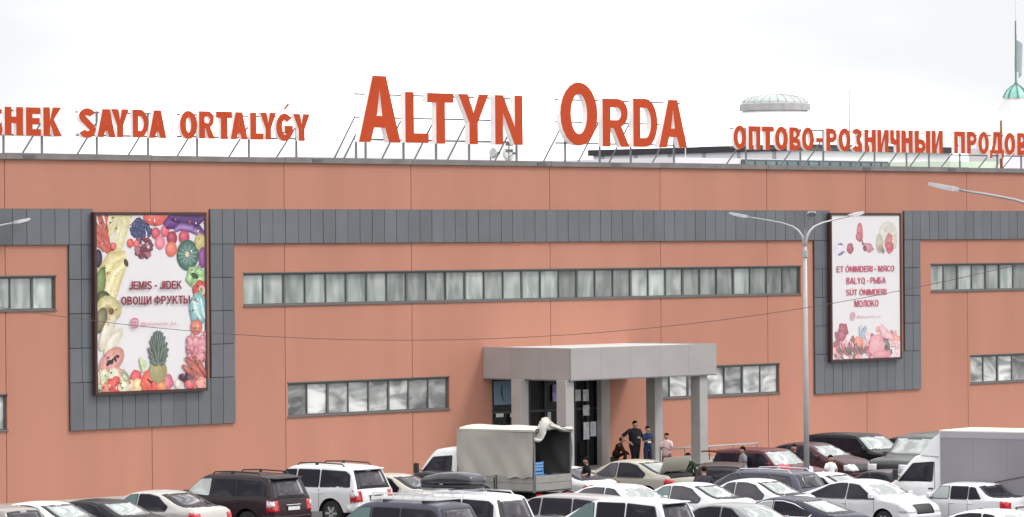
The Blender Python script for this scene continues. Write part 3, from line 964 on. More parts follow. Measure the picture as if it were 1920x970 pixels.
for (x, y, r_, c_) in ((165, 880, 38, (206, 48, 46)), (120, 890, 24, (196, 110, 90)), (270, 840, 28, (198, 52, 60)), (245, 885, 27, (206, 176, 150)), (278, 880, 26, (220, 190, 130)), (340, 870, 48, (212, 58, 40)), (375, 845, 24, (190, 80, 50)), (425, 870, 32, (190, 84, 110)), (205, 885, 24, (214, 214, 176)), (398, 890, 24, (216, 120, 60)), (480, 880, 18, (206, 190, 180))):
    P.ell(U(x), V(y), r_ / 540, r_ / 540, 0, c_, tuple(min(255, v + 50) for v in c_), wob=.06)
P.stroke([(U(325), V(850)), (U(345), V(870)), (U(360), V(850))], .012, (120, 40, 30))
P.stroke([(U(290), V(745)), (U(300), V(775)), (U(305), V(810))], .02, (176, 196, 130), (216, 228, 180))
P.stroke([(U(318), V(760)), (U(308), V(790)), (U(306), V(815))], .02, (170, 190, 126), (214, 226, 178))
P.ell(U(380), V(815), 46 / 540, 45 / 540, 0, (150, 140, 92), (204, 194, 140), n=20)
for i in range(-4, 5):
    for j in range(-3, 4):
        if i * i / 16 + j * j / 10 < .95:
            P.ell(U(380 + i * 10 + (j % 2) * 5), V(815 + j * 12), 3.6 / 540, 4.4 / 540, 0, (96, 84, 50), (220, 206, 150), n=6)
for k, (dx, top_) in enumerate(((-52, 700), (-40, 660), (-30, 640), (-18, 622), (-6, 616), (8, 618), (20, 626), (32, 645), (44, 675), (50, 705), (-46, 735), (46, 735), (-25, 690), (24, 690), (0, 660), (-40, 760), (38, 760))):
    P.stroke([(U(382 + dx * .1), V(780)), (U(382 + dx * .45), V((780 + top_) / 2 + 6)), (U(382 + dx), V(top_))], .018, (52, 64, 58), (126, 140, 130))
for k in range(48):
    P.ell(U(rnd.uniform(535, 620)), V(rnd.uniform(645, 765)), rnd.uniform(10, 18) / 540, rnd.uniform(10, 18) / 540, 0,
          rnd.choice(((176, 72, 96), (206, 110, 130), (150, 50, 74), (216, 140, 150))), (236, 170, 180), n=9)
for (x, y, l, a) in ((560, 800, 60, 40), (585, 820, 66, 46), (600, 800, 60, 50), (545, 830, 50, 36), (590, 855, 60, 42), (530, 810, 34, 30)):
    P.ell(U(x), V(y), l / 540, 10 / 540, a, (168, 70, 62), (214, 120, 104))
P.ell(U(545), V(882), 32 / 540, 20 / 540, 0, (206, 40, 60), (240, 130, 130))
for k in range(14):
    P.ell(U(rnd.uniform(485, 560)), V(rnd.uniform(840, 865)), 13 / 540, 9 / 540, rnd.uniform(0, 180), rnd.choice(((70, 44, 60), (120, 76, 90), (160, 130, 130))), n=8)
P.ell(U(600), V(880), 30 / 540, 24 / 540, 0, (214, 130, 120), (240, 190, 176), wob=.1)
for k in range(130):
    side = rnd.random()
    if side < .3: x, y = rnd.uniform(84, 180), rnd.uniform(60, 900)
    elif side < .6: x, y = rnd.uniform(540, 620), rnd.uniform(60, 900)
    elif side < .8: x, y = rnd.uniform(84, 620), rnd.uniform(58, 110)
    else: x, y = rnd.uniform(84, 620), rnd.uniform(860, 900)
    if 600 < y < 700 and x < 200: continue
    c_ = rnd.choice(((84, 110, 60), (60, 84, 44), (190, 70, 60), (230, 210, 150), (120, 60, 90), (210, 130, 60), (240, 236, 220), (60, 40, 40)))
    P.ell(U(x), V(y), rnd.uniform(3, 8) / 540, rnd.uniform(1.5, 4) / 540, rnd.uniform(0, 180), c_, n=6)
P.build('fruit_print', bb)
P2 = Print(W_, H_, t_b); P2.layer = P.layer + 3; P2.par = bb
CR = (128, 20, 48)
P2.text('JEMIS - JIDEK', U(368), V(395), 266 / 540, 40 / 850, CR, .045)
P2.text('ОВОЩИ ФРУКТЫ', U(368), V(468), 346 / 540, 40 / 850, CR, .045)
P2.text('@altynorda_kz_', U(390), V(578), 196 / 540, 22 / 850, (206, 120, 140), .0)
def insta(P_, u, v, s_, col):
    a = (P_.H - 2 * P_.t) / (P_.W - 2 * P_.t)
    pts = []
    for k in range(24):
        t = 2 * math.pi * k / 24
        e = .55
        x = math.copysign(abs(math.cos(t)) ** e, math.cos(t)); y = math.copysign(abs(math.sin(t)) ** e, math.sin(t))
        pts.append((u + x * s_, v + y * s_ / a))
    for i in range(24): P_.stroke([pts[i], pts[(i + 1) % 24]], s_ * .3, col)
    for i in range(14):
        t, t2 = 2 * math.pi * i / 14, 2 * math.pi * (i + 1) / 14
        P_.stroke([(u + math.cos(t) * s_ * .42, v + math.sin(t) * s_ * .42 / a), (u + math.cos(t2) * s_ * .42, v + math.sin(t2) * s_ * .42 / a)], s_ * .22, col)
    P_.ell(u + s_ * .55, v - s_ * .55 / a, s_ * .1, s_ * .1, 0, col, n=8)
P2.flush(); insta(P2, U(262), V(577), 16 / 540, (206, 110, 134))
P2.build('social_media_logo', bb)

bb2, W_, H_, t_b = billboard('narrower white billboard for meat, fish and milk on the right part of the facade', 1557, 1692, 399.5, 674)
P = Print(W_, H_, t_b); P.fade = .24
def U(x): return (x - 172) / 372
def V(y): return (y - 65) / 760
def q(x, y, rx, ry, rot, c, m=None, wob=0, n=14): P.ell(U(x), V(y), rx / 372, ry / 372, rot, c, m, n=n, wob=wob)
q(325, 155, 17, 34, 0, (190, 70, 84), (214, 110, 118)); q(322, 178, 20, 16, 0, (176, 60, 76), (206, 100, 112))
P.stroke([(U(335), V(190)), (U(340), V(215)), (U(365), V(232))], .014, (130, 50, 70))
q(272, 240, 19, 19, 0, (150, 44, 66), (186, 90, 106), .08); q(370, 236, 30, 16, 10, (176, 90, 110), (214, 150, 160), .12); q(352, 240, 10, 10, 0, (110, 50, 62))
q(218, 240, 34, 26, 0, (222, 214, 232), (236, 230, 242)); P.stroke([(U(205), V(218)), (U(222), V(216)), (U(232), V(220))], .01, (90, 90, 110))
P.stroke([(U(205), V(273)), (U(222), V(268)), (U(240), V(256))], .014, (70, 74, 90), (130, 130, 140))
q(480, 165, 52, 45, 0, (204, 202, 190), (230, 228, 216)); q(485, 140, 28, 12, 0, (196, 190, 172), (222, 216, 200))
q(432, 215, 20, 34, 0, (170, 160, 140), (214, 206, 190)); q(488, 215, 26, 36, 0, (190, 80, 84), (206, 120, 116), .06); q(515, 205, 14, 26, 0, (196, 180, 160), (224, 212, 196))
q(490, 232, 22, 16, 0, (176, 50, 64), (206, 90, 96), .1); q(440, 240, 16, 12, 0, (196, 110, 110), (150, 160, 120), .1); q(452, 254, 10, 10, 0, (110, 130, 110))
for k in range(110):
    x = rnd.uniform(180, 540); base = 700 + 30 * math.sin(x / 40.)
    y = rnd.uniform(base, 822)
    c_ = rnd.choice(((206, 110, 124), (226, 150, 158), (190, 76, 92), (236, 186, 188), (214, 160, 158), (240, 210, 206), (146, 60, 74), (228, 140, 120), (120, 96, 96)))
    P.ell(U(x), V(y), rnd.uniform(9, 24) / 372, rnd.uniform(6, 15) / 372, rnd.uniform(0, 180), c_, tuple(min(255, v + 30) for v in c_), n=10, wob=.15)
q(230, 672, 27, 24, 20, (150, 40, 66), (190, 90, 110), .15); q(222, 700, 22, 18, 0, (160, 56, 80), (196, 100, 118), .12)
q(450, 765, 36, 24, 0, (70, 80, 60), (190, 200, 176), .12); q(440, 768, 14, 10, 0, (200, 206, 190)); q(462, 768, 10, 8, 0, (60, 66, 54))
P.stroke([(U(322), V(650)), (U(330), V(690)), (U(345), V(730))], .035, (150, 176, 200), (200, 216, 230)); P.stroke([(U(355), V(658)), (U(335), V(690)), (U(340), V(720))], .03, (96, 116, 140), (180, 200, 216))
P.stroke([(U(432), V(655)), (U(452), V(690)), (U(500), V(720))], .05, (226, 150, 160), (240, 196, 200))
q(412, 760, 44, 40, 0, (226, 130, 146), (238, 176, 184), .08); q(315, 735, 26, 18, 10, (222, 120, 90), (236, 160, 130), .1); q(440, 810, 52, 16, 0, (216, 110, 124), (232, 160, 166))
for k in range(16): P.stroke([(U(190 + k * 10 + rnd.uniform(-4, 4)), V(760 + rnd.uniform(-30, 20))), (U(196 + k * 10), V(780)), (U(206 + k * 10), V(800 + rnd.uniform(-10, 10)))], .012, rnd.choice(((120, 84, 84), (90, 96, 90), (160, 70, 84))))
P.build('meat_print', bb2)
P2 = Print(W_, H_, t_b); P2.layer = P.layer + 3; P2.par = bb2
CR = (186, 70, 100)
P2.text('ET ÓNIMDERI - МЯСО', U(355), V(349), 316 / 372, 32 / 760, CR, .03)
P2.text('BALYQ - РЫБА', U(357), V(411), 216 / 372, 34 / 760, CR, .03)
P2.text('SÚT ÓNIMDERI', U(357), V(473), 222 / 372, 32 / 760, CR, .03)
P2.text('МОЛОКО', U(358), V(533), 132 / 372, 36 / 760, CR, .03)
P2.text('@altynorda_kz_', U(375), V(599), 140 / 372, 18 / 760, (226, 160, 176), .0)
P2.flush(); insta(P2, U(282), V(598), 11 / 372, (226, 160, 176))
P2.build('social_media_logo', bb2)
# ================================================================== ROOFTOP SIGNS
def rooftop_sign(label, letters, ys, posts, rails, depth=.14, braces=True, bold=.05, bpost=.028, extra=None):
    """letters: (char, px left, px right, py top, py bottom); ys: wall-parallel plane the faces lie in"""
    xs = [on_wall(l[1], l[3], ys)[0] for l in letters]
    x_base = min(xs)
    s = thing('rooftop_sign', label, 'sign', (x_base, ys, 11.75 if ys < .42 else 11.3))
    zb = s.location.z
    ztop = zbot = None
    for ch, l, r_, t, b in letters:
        xl, zt_ = on_wall(l, t, ys); xr, _ = on_wall(r_, t, ys)
        _, zbt = on_wall((l + r_) / 2, b, ys)
        _, zt_ = on_wall((l + r_) / 2, t, ys)
        dd = 0
        me = solid_glyph(ch, xr - xl, zt_ - zbt, depth, bold)
        o = link('letter', me, s, (xl - x_base, -.03, zbt - zb))
    for (l, t, r_, b) in (extra or []):     # accent
        xl, zt_ = on_wall(l, t, ys); xr, zbt = on_wall(r_, b, ys)
        mb_ = MB()
        w2 = (xr - xl) * .3
        v = [(xl - x_base, zbt - zb), (xl - x_base + w2, zbt - zb), (xr - x_base, zt_ - zb), (xr - x_base - w2 * 1.2, zt_ - zb + .02)]
        n = [(a, -.03, c_) for a, c_ in v] + [(a, -.03 + depth, c_) for a, c_ in v]
        mb_.v = n
        mb_.f = [(0, 1, 2, 3), (7, 6, 5, 4), (0, 4, 5, 1), (1, 5, 6, 2), (2, 6, 7, 3), (3, 7, 4, 0)]
        mb_.m = [0, 1, 1, 1, 1, 1]
        obj('accent', mb_, [M['sign_red'], M['sign_side']], s)
    zs0 = min(on_wall((l + r_) / 2, b, ys)[1] for _, l, r_, t, b in letters)
    zs1 = on_wall((letters[-1][1] + letters[-1][2]) / 2, letters[-1][3], ys)[1]
    xmin = xs[0] - x_base + .05
    xmax = on_wall(letters[-1][2], letters[-1][4], ys)[0] - x_base - .05
    yb = depth + .02
    for fr in rails:
        z = zs0 + (zs1 - zs0) * fr - zb
        mb_ = MB(); mb_.box(xmin, xmax, yb, yb + .04, z - bpost, z + bpost)
        obj('rail', mb_, M['steel'], s)
    for p_ in posts:
        short = isinstance(p_, tuple)
        p_ = p_[0] if short else p_
        x = on_wall(p_, 280, ys + yb + .06)[0] - x_base
        mb_ = MB(); mb_.box(x - bpost, x + bpost, yb + .045, yb + .045 + 2 * bpost, 0, zs0 + (zs1 - zs0) * (min(rails) if short else max(rails)) - zb + .04)
        obj('post', mb_, M['steel'], s)
        if braces:
            mb_ = MB(); mb_.tube([(x, yb + .12, zs0 + (zs1 - zs0) * .5 - zb), (x, yb + 1.55, 11.31 - zb)], bpost, 6)
            obj('brace', mb_, M['steel'], s)
    return s
Y1 = .55
rooftop_sign('orange rooftop letters SHEK cut off by the left edge', [('S', -22, 3.5, 202, 258), ('H', 7.5, 42, 201, 254), ('E', 47.5, 75.5, 202, 254.5), ('K', 80, 114.5, 202, 255.5)], Y1, [7, 79], (.1, .88), bold=.088)
rooftop_sign('orange rooftop word SAYDA left of the middle', [('S', 147, 178, 203.5, 259), ('A', 181, 215, 205, 257.5), ('Y', 207.5, 240.5, 205, 257.5), ('D', 247.5, 276, 206, 258), ('A', 278, 310.5, 207, 259)], Y1, [182, 278], (.1, .88), bold=.088)
rooftop_sign('orange rooftop word ORTALYGY with an accent above its G', [('O', 336, 368.5, 208, 261), ('R', 372, 401.5, 209, 260), ('T', 404, 434, 209.5, 261), ('A', 431, 463, 210.5, 261.5), ('L', 468, 492.5, 211.5, 262), ('Y', 486.5, 517, 211.5, 262), ('G', 516.5, 548, 213, 265), ('Y', 548.5, 580, 214, 264.5)], Y1, [370, 467, 556], (.1, .88), bold=.088, extra=[(530, 195.5, 542.5, 206)])
rooftop_sign('tall orange rooftop word ALTYN with a larger first letter', [('A', 671, 749, 142.5, 267), ('L', 758.5, 802, 173, 268), ('T', 800, 849.5, 175, 269.5), ('Y', 858, 915, 177, 270.5), ('N', 927, 978.5, 179, 271.5)], Y1, [(668,), (686,), 757, 818, 880, 969], (.06, .49, .94), bold=.054, depth=.24, bpost=.03)
rooftop_sign('tall orange rooftop word ORDA with a larger first letter', [('O', 1049, 1119, 154.5, 273.5), ('R', 1128.5, 1179, 185.5, 275.5), ('D', 1186, 1231.5, 185.5, 276), ('A', 1234, 1287, 187.5, 277)], Y1, [1060, 1125, 1183, 1264], (.06, .49, .94), bold=.054, depth=.24, bpost=.03)
rooftop_sign('hyphenated orange Cyrillic rooftop words starting beside the glass dome',
    [('О', 1374, 1398, 235.5, 280), ('П', 1402.5, 1424.5, 237, 280.5), ('Т', 1427.5, 1449.5, 237.5, 281), ('О', 1452, 1476, 237.5, 282), ('В', 1479, 1499.5, 239, 282.5), ('О', 1502.5, 1525, 239, 283),
     ('-', 1529.5, 1541, 259, 267.5), ('Р', 1548, 1567.5, 241, 283.5), ('О', 1571, 1594, 240.5, 284.5), ('З', 1597, 1615.5, 241.5, 285), ('Н', 1620, 1641, 243, 285), ('И', 1644, 1665, 243.5, 285.5),
     ('Ч', 1668, 1686, 244, 286), ('Н', 1689, 1710, 244.5, 286.5), ('Ы', 1714, 1743, 245, 287), ('И', 1746, 1767, 245, 287.5)], Y1, [1399, 1501, 1544, 1640, 1700, 1742], (.1, .88), bold=.08)
rooftop_sign('orange Cyrillic rooftop word cut off by the right edge',
    [('П', 1788, 1808, 246.5, 288), ('Р', 1812, 1830, 247, 288.5), ('О', 1833, 1853, 247.5, 289.5), ('Д', 1855, 1881, 248, 297), ('О', 1882, 1902.5, 249.5, 291), ('В', 1906, 1924, 250, 291.5), ('О', 1927, 1948, 250.5, 292)], Y1, [1800, 1870, 1915], (.1, .88), bold=.08)
# small roof gear
x, z = on_wall(942, 293, 1.5)
for i, (dx, r_, lab) in enumerate(((-.55, .20, 'small white satellite dish on the roof edge, left of its pair, below the letter N'), (.30, .30, 'larger white satellite dish on the roof edge, right of its pair, below the letter N'))):
    dsh = thing('satellite_dish', lab, 'satellite dish', (x + dx, 1.5, 11.3))
    m_ = MB(); m_.lathe([(0.001, .10), (r_ * .5, .06), (r_, -.02), (r_ * .98, -.05), (.001, .05)], 16, (0, 0, z - 11.3 + .1), 'y'); obj('dish', m_, M['plate'], dsh, smooth=True)
    m_ = MB(); m_.tube([(0, .1, 0), (0, .1, z - 11.3 + .1)], .025, 6); obj('mast', m_, M['steel'], dsh)
    m_ = MB(); m_.tube([(0, 0, z - 11.3 - .1), (0, -.3, z - 11.3 + .1)], .012, 5); m_.box(-.04, .04, -.36, -.28, z - 11.3 + .06, z - 11.3 + .14); obj('feed_arm', m_, M['dark_steel'], dsh)
cam_x, cam_z = on_wall(954, 268, .9)
cc = thing('camera_mast', 'thin mast with small cameras on the roof edge below the letter N', 'camera mast', (cam_x, .9, 11.3))
m_ = MB(); m_.tube([(0, 0, 0), (0, 0, cam_z - 11.3)], .02, 6); obj('mast', m_, M['steel'], cc)
for dz in (-.05, -.3): box('camera_head', -.12, .12, -.1, .06, cam_z - 11.3 + dz - .06, cam_z - 11.3 + dz + .05, M['steel'], cc)
x0, z0 = on_wall(1877, 250, 1.2); _, z1 = on_wall(1877, 226, 1.2)
sm = MB(); sm.tube([(0, 0, 0), (0, 0, z1 - 11.3)], [.08, .04], 8)
tag(obj('vent_pipe', sm, mat('rust_red', (.30, .06, .035), .7), loc=(x0, 1.2, 11.3)), 'rust red thin pipe rising behind the last rooftop letters', 'pipe')

# ================================================================== BUILDINGS BEHIND
def bk(px, py, y): x_, z_ = on_wall(px, py, y); return x_, z_
YB = 62
bx0, bz1 = bk(1500, 272, YB)
bx1, _ = bk(1782, 276, YB)
pl = ray(1112, 279); tt = (bx0 - CAM.x) / pl.x
yfar = (CAM + pl * tt).y
bh = thing('white_market_hall', 'white walled hall with a black roof edge behind the right half of the roof sign', 'building', (bx0, YB, 0))
W2, D2 = bx1 - bx0, yfar - YB
box('wall', 0, W2, 0, D2, 0, bz1 - .35, M['far_white'], bh)
box('roof_edge', -.25, W2 + .25, -.25, D2 + .25, bz1 - .349, bz1 + .05, M['far_dark'], bh)
gx0, gz1 = bk(1392, 299, 47); gx1, gz0 = bk(1668, 310, 47)
box('annex', gx0 - bx0 - 6, gx1 - bx0, -15 + .1, -.5, 0, gz1 + .05, M['far_white'], bh)
f_ = box('window', gx0 - bx0, gx1 - bx0 - .2, -15.08, -14.9 + .08, gz0 - 1.5, gz1, M['frame'], bh)
npn = 14
for k in range(npn):
    a = gx0 - bx0 + (gx1 - gx0) * k / npn
    box('pane', a + .1, a + (gx1 - gx0) / npn - .1, -15.12, -15.085, gz0 - 1.4, gz1 - .1, M['far_teal_glass'], f_)
for k in range(6):
    m_ = MB(); yy = 2 + k * D2 / 6
    m_.box(-.06, -.002, yy, yy + .25, 0, bz1 - .36); obj('wall_rib', m_, M['dome_rim'], bh)
sk = thing('skylight_dome', 'low ribbed glass dome with a grey rim above the Cyrillic sign', 'dome', (0, 0, 0))
dx, dz = bk(1453, 201, 85)
sk.location = (dx, 85, bz1)
sc_d = FPX / ((Vector((dx, 85, dz)) - CAM).dot(F))
rdm = 67 / sc_d
hb = dz - bz1
m_ = MB(); m_.lathe([(rdm * 2.5, 0), (rdm * .9, hb - 8 / sc_d)], 40); obj('conical_roof', m_, mat('drum_white', (.9, .9, .9), .9), sk, smooth=True)  # near-white base stands in for haze swallowing this roof
m_ = MB(); m_.lathe([(rdm * .9, hb - 8 / sc_d), (rdm, hb - 7 / sc_d), (rdm, hb + 5 / sc_d), (rdm * .93, hb + 7 / sc_d)], 40); obj('rim', m_, M['dome_rim'], sk)
prof = [(rdm * .93 * math.cos(R(a)), hb + 7 / sc_d + 17 / sc_d * math.sin(R(a))) for a in range(0, 86, 8)] + [(.02, hb + 24 / sc_d)]
m_ = MB(); m_.lathe(prof, 24); obj('glass_cap', m_, M['dome_glass'], sk)
for k in range(24):
    a = 2 * math.pi * k / 24
    m_ = MB(); m_.tube([((r_ + .01) * math.cos(a), (r_ + .01) * math.sin(a), h) for r_, h in prof[:-1:2]], .05, 4); obj('rib', m_, M['dome_rim'], sk)

tw = thing('domed_tower', 'pale tower with a small sea green dome and spire at the right edge', 'tower', (0, 0, 0))
TY = 150
tx, tz = bk(1905, 184, TY)
s_t = FPX / ((Vector((tx, TY, tz)) - CAM).dot(F))
tw.location = (tx, TY, 0)
m_ = MB(); m_.lathe([(95 / s_t, 0), (95 / s_t, tz - 95 / s_t), (70 / s_t, tz - 60 / s_t), (40 / s_t, tz - 26 / s_t), (24 / s_t, tz - 3 / s_t), (24 / s_t, tz)], 8, a0=.3); obj('tower_body', m_, mat('tower_white', (.72, .70, .70), .9), tw)
dp = [(24 / s_t, tz), (22 / s_t, tz + 6 / s_t), (17 / s_t, tz + 14 / s_t), (9 / s_t, tz + 21 / s_t), (3 / s_t, tz + 25 / s_t), (2 / s_t, tz + 28 / s_t)]
m_ = MB(); m_.lathe(dp, 16); obj('dome', m_, M['green_dome'], tw, smooth=True)
for k in range(8):
    a = 2 * math.pi * k / 8
    m_ = MB(); m_.tube([((r_ + .02) * math.cos(a), (r_ + .02) * math.sin(a), h) for r_, h in dp], .09, 4); obj('dome_rib', m_, M['far_teal_glass'], tw)
m_ = MB(); m_.tube([(0, 0, tz + 27 / s_t), (0, 0, tz + 145 / s_t)], [2.0 / s_t, 1.4 / s_t], 8); obj('spire', m_, mat('spire_green', (.16, .26, .24), .6), tw)
m_ = MB(); m_.tube([(0, 0, tz + 145 / s_t), (0, 0, tz + 190 / s_t)], .5 / s_t, 5); obj('spire_tip', m_, M['flag'], tw)
fl = MB()
for i in range(8):
    for j in range(6):
        def fp(u, v): return (u * 15 / s_t * .8 + .25, math.sin(u * 6 + v * 2) * .35, (118 - v * 66 - u * 22 * (1 - v * .2)) / s_t)
        a, b = i / 8, j / 6
        fl.quad(fp(a, b), fp(a + .125, b), fp(a + .125, b + 1 / 6), fp(a, b + 1 / 6))
tag(obj('flag', fl, M['flag'], loc=(tx, TY, tz), smooth=True), 'pale grey flag hanging from the spire of the green dome', 'flag')
gb = thing('pale_green_building', 'pale green low building behind the wall at the far right', 'building', (0, 0, 0))
ga, gz = bk(1782, 302, 50); gbx, _ = bk(1990, 302, 50)
gb.location = (ga, 50, 0)
box('wall', 0, gbx - ga, 0, 10, 0, gz, M['far_green'], gb)
m_ = MB(); x1_ = bk(1862, 300, 49)[0] - ga; x2_ = bk(1990, 300, 49)[0] - ga; zt_ = bk(1900, 286, 49)[1]
m_.poly([(x1_, -1, gz - 2), (x2_, -1, gz - 2), (x2_, -1, zt_), (x1_ + 2.2, -1, zt_)]); m_.poly([(x2_, -.3, gz - 2), (x1_, -.3, gz - 2), (x1_ + 2.2, -.3, zt_), (x2_, -.3, zt_)])
m_.quad((x1_, -1, gz - 2), (x1_ + 2.2, -1, zt_), (x1_ + 2.2, -.3, zt_), (x1_, -.3, gz - 2)); m_.quad((x1_ + 2.2, -1, zt_), (x2_, -1, zt_), (x2_, -.3, zt_), (x1_ + 2.2, -.3, zt_))
obj('gable', m_, M['far_white'], gb)
mst = MB(); mx0, mz0 = bk(1592, 170, 95); mst.tube([(0, 0, 0), (0, 0, mz0)], .07, 6)
tag(obj('mast', mst, M['flag'], loc=(mx0, 95, 0)), 'thin pale mast standing far behind the Cyrillic sign', 'mast')
# light lattice boom rising right of the word ORDA
tb = thing('lattice_boom', 'thin pale lattice boom slanting up between the word ORDA and the glass dome', 'boom', (0, 0, 0))
pts_a = [bk(a, b, 58) for a, b in ((1285, 236), (1300, 234), (1376, 193))]
pts_b = [bk(a, b, 58) for a, b in ((1285, 251), (1298, 251), (1380, 209))]
tb.location = (pts_a[0][0], 58, pts_b[0][1])
lp = lambda p_: (p_[0] - pts_a[0][0], 0, p_[1] - pts_b[0][1])
for ps in (pts_a, pts_b):
    m_ = MB(); m_.tube([lp(p_) for p_ in ps], .025, 5); obj('chord', m_, M['steel'], tb)
for k in range(6):
    t = k / 5
    a = (pts_a[1][0] + (pts_a[2][0] - pts_a[1][0]) * t, pts_a[1][1] + (pts_a[2][1] - pts_a[1][1]) * t)
    b = (pts_b[1][0] + (pts_b[2][0] - pts_b[1][0]) * t, pts_b[1][1] + (pts_b[2][1] - pts_b[1][1]) * t)
    m_ = MB(); m_.tube([lp(a), lp(b)], .022, 4); obj('lacing', m_, M['steel'], tb)
m_ = MB(); m_.tube([lp(pts_b[0]), (0, 0, -tb.location.z)], .03, 5); obj('boom_mast', m_, M['flag'], tb)
# ================================================================== VEHICLES
GRP = 'vehicles parked in front of the shopping centre'
SEDAN = [(-2.22, .24), (-2.31, .46), (-2.32, .70), (-2.26, .94), (-2.12, 1.03), (-1.60, 1.07), (-.85, 1.39), (-.45, 1.45), (.05, 1.45), (.42, 1.40), (1.15, 1.04), (1.65, .96), (2.08, .82), (2.28, .66), (2.32, .42), (2.22, .22)]
LADA = [(-2.08, .30), (-2.14, .46), (-2.13, .74), (-2.12, .97), (-1.95, 1.01), (-1.38, 1.02), (-.98, 1.36), (-.75, 1.40), (.25, 1.40), (.48, 1.35), (.98, .99), (1.5, .94), (2.05, .86), (2.12, .78), (2.14, .45), (2.08, .28)]
COUPE = [(-2.22, .24), (-2.31, .46), (-2.32, .72), (-2.24, .93), (-2.0, 1.01), (-1.7, 1.04), (-.7, 1.36), (-.3, 1.42), (.1, 1.42), (.45, 1.36), (1.25, 1.02), (1.7, .93), (2.1, .80), (2.28, .64), (2.32, .42), (2.22, .22)]
WAGON = [(-2.2, .26), (-2.3, .48), (-2.30, .85), (-2.22, 1.02), (-1.98, 1.40), (-1.8, 1.47), (-.8, 1.51), (0, 1.50), (.42, 1.43), (1.15, 1.05), (1.65, .97), (2.08, .84), (2.28, .66), (2.32, .44), (2.22, .24)]
SUV = [(-2.30, .42), (-2.43, .58), (-2.42, .86), (-2.36, 1.14), (-2.12, 1.70), (-2.02, 1.79), (-1.2, 1.84), (0, 1.84), (.42, 1.79), (1.10, 1.26), (1.3, 1.20), (2.05, 1.10), (2.34, .98), (2.43, .62), (2.32, .42)]
BOXSUV = [(-2.2, .45), (-2.33, .6), (-2.33, 1.1), (-2.2, 1.85), (-2.12, 1.93), (-.3, 1.94), (.3, 1.84), (.45, 1.80), (.98, 1.24), (1.15, 1.19), (2.1, 1.12), (2.28, 1.06), (2.32, .6), (2.22, .44)]
MPV = [(-2.15, .30), (-2.28, .5), (-2.26, .95), (-2.18, 1.12), (-1.98, 1.62), (-1.85, 1.70), (-.9, 1.74), (-.1, 1.73), (.35, 1.66), (1.35, 1.12), (1.8, 1.0), (2.15, .85), (2.27, .68), (2.29, .44), (2.2, .26)]
CAB = [(-.95, .45), (-.96, .9), (-.96, 1.4), (-.94, 2.05), (-.85, 2.12), (-.2, 2.12), (.05, 2.05), (.62, 1.32), (.80, 1.20), (1.15, 1.05), (1.30, .9), (1.34, .5), (1.28, .38)]
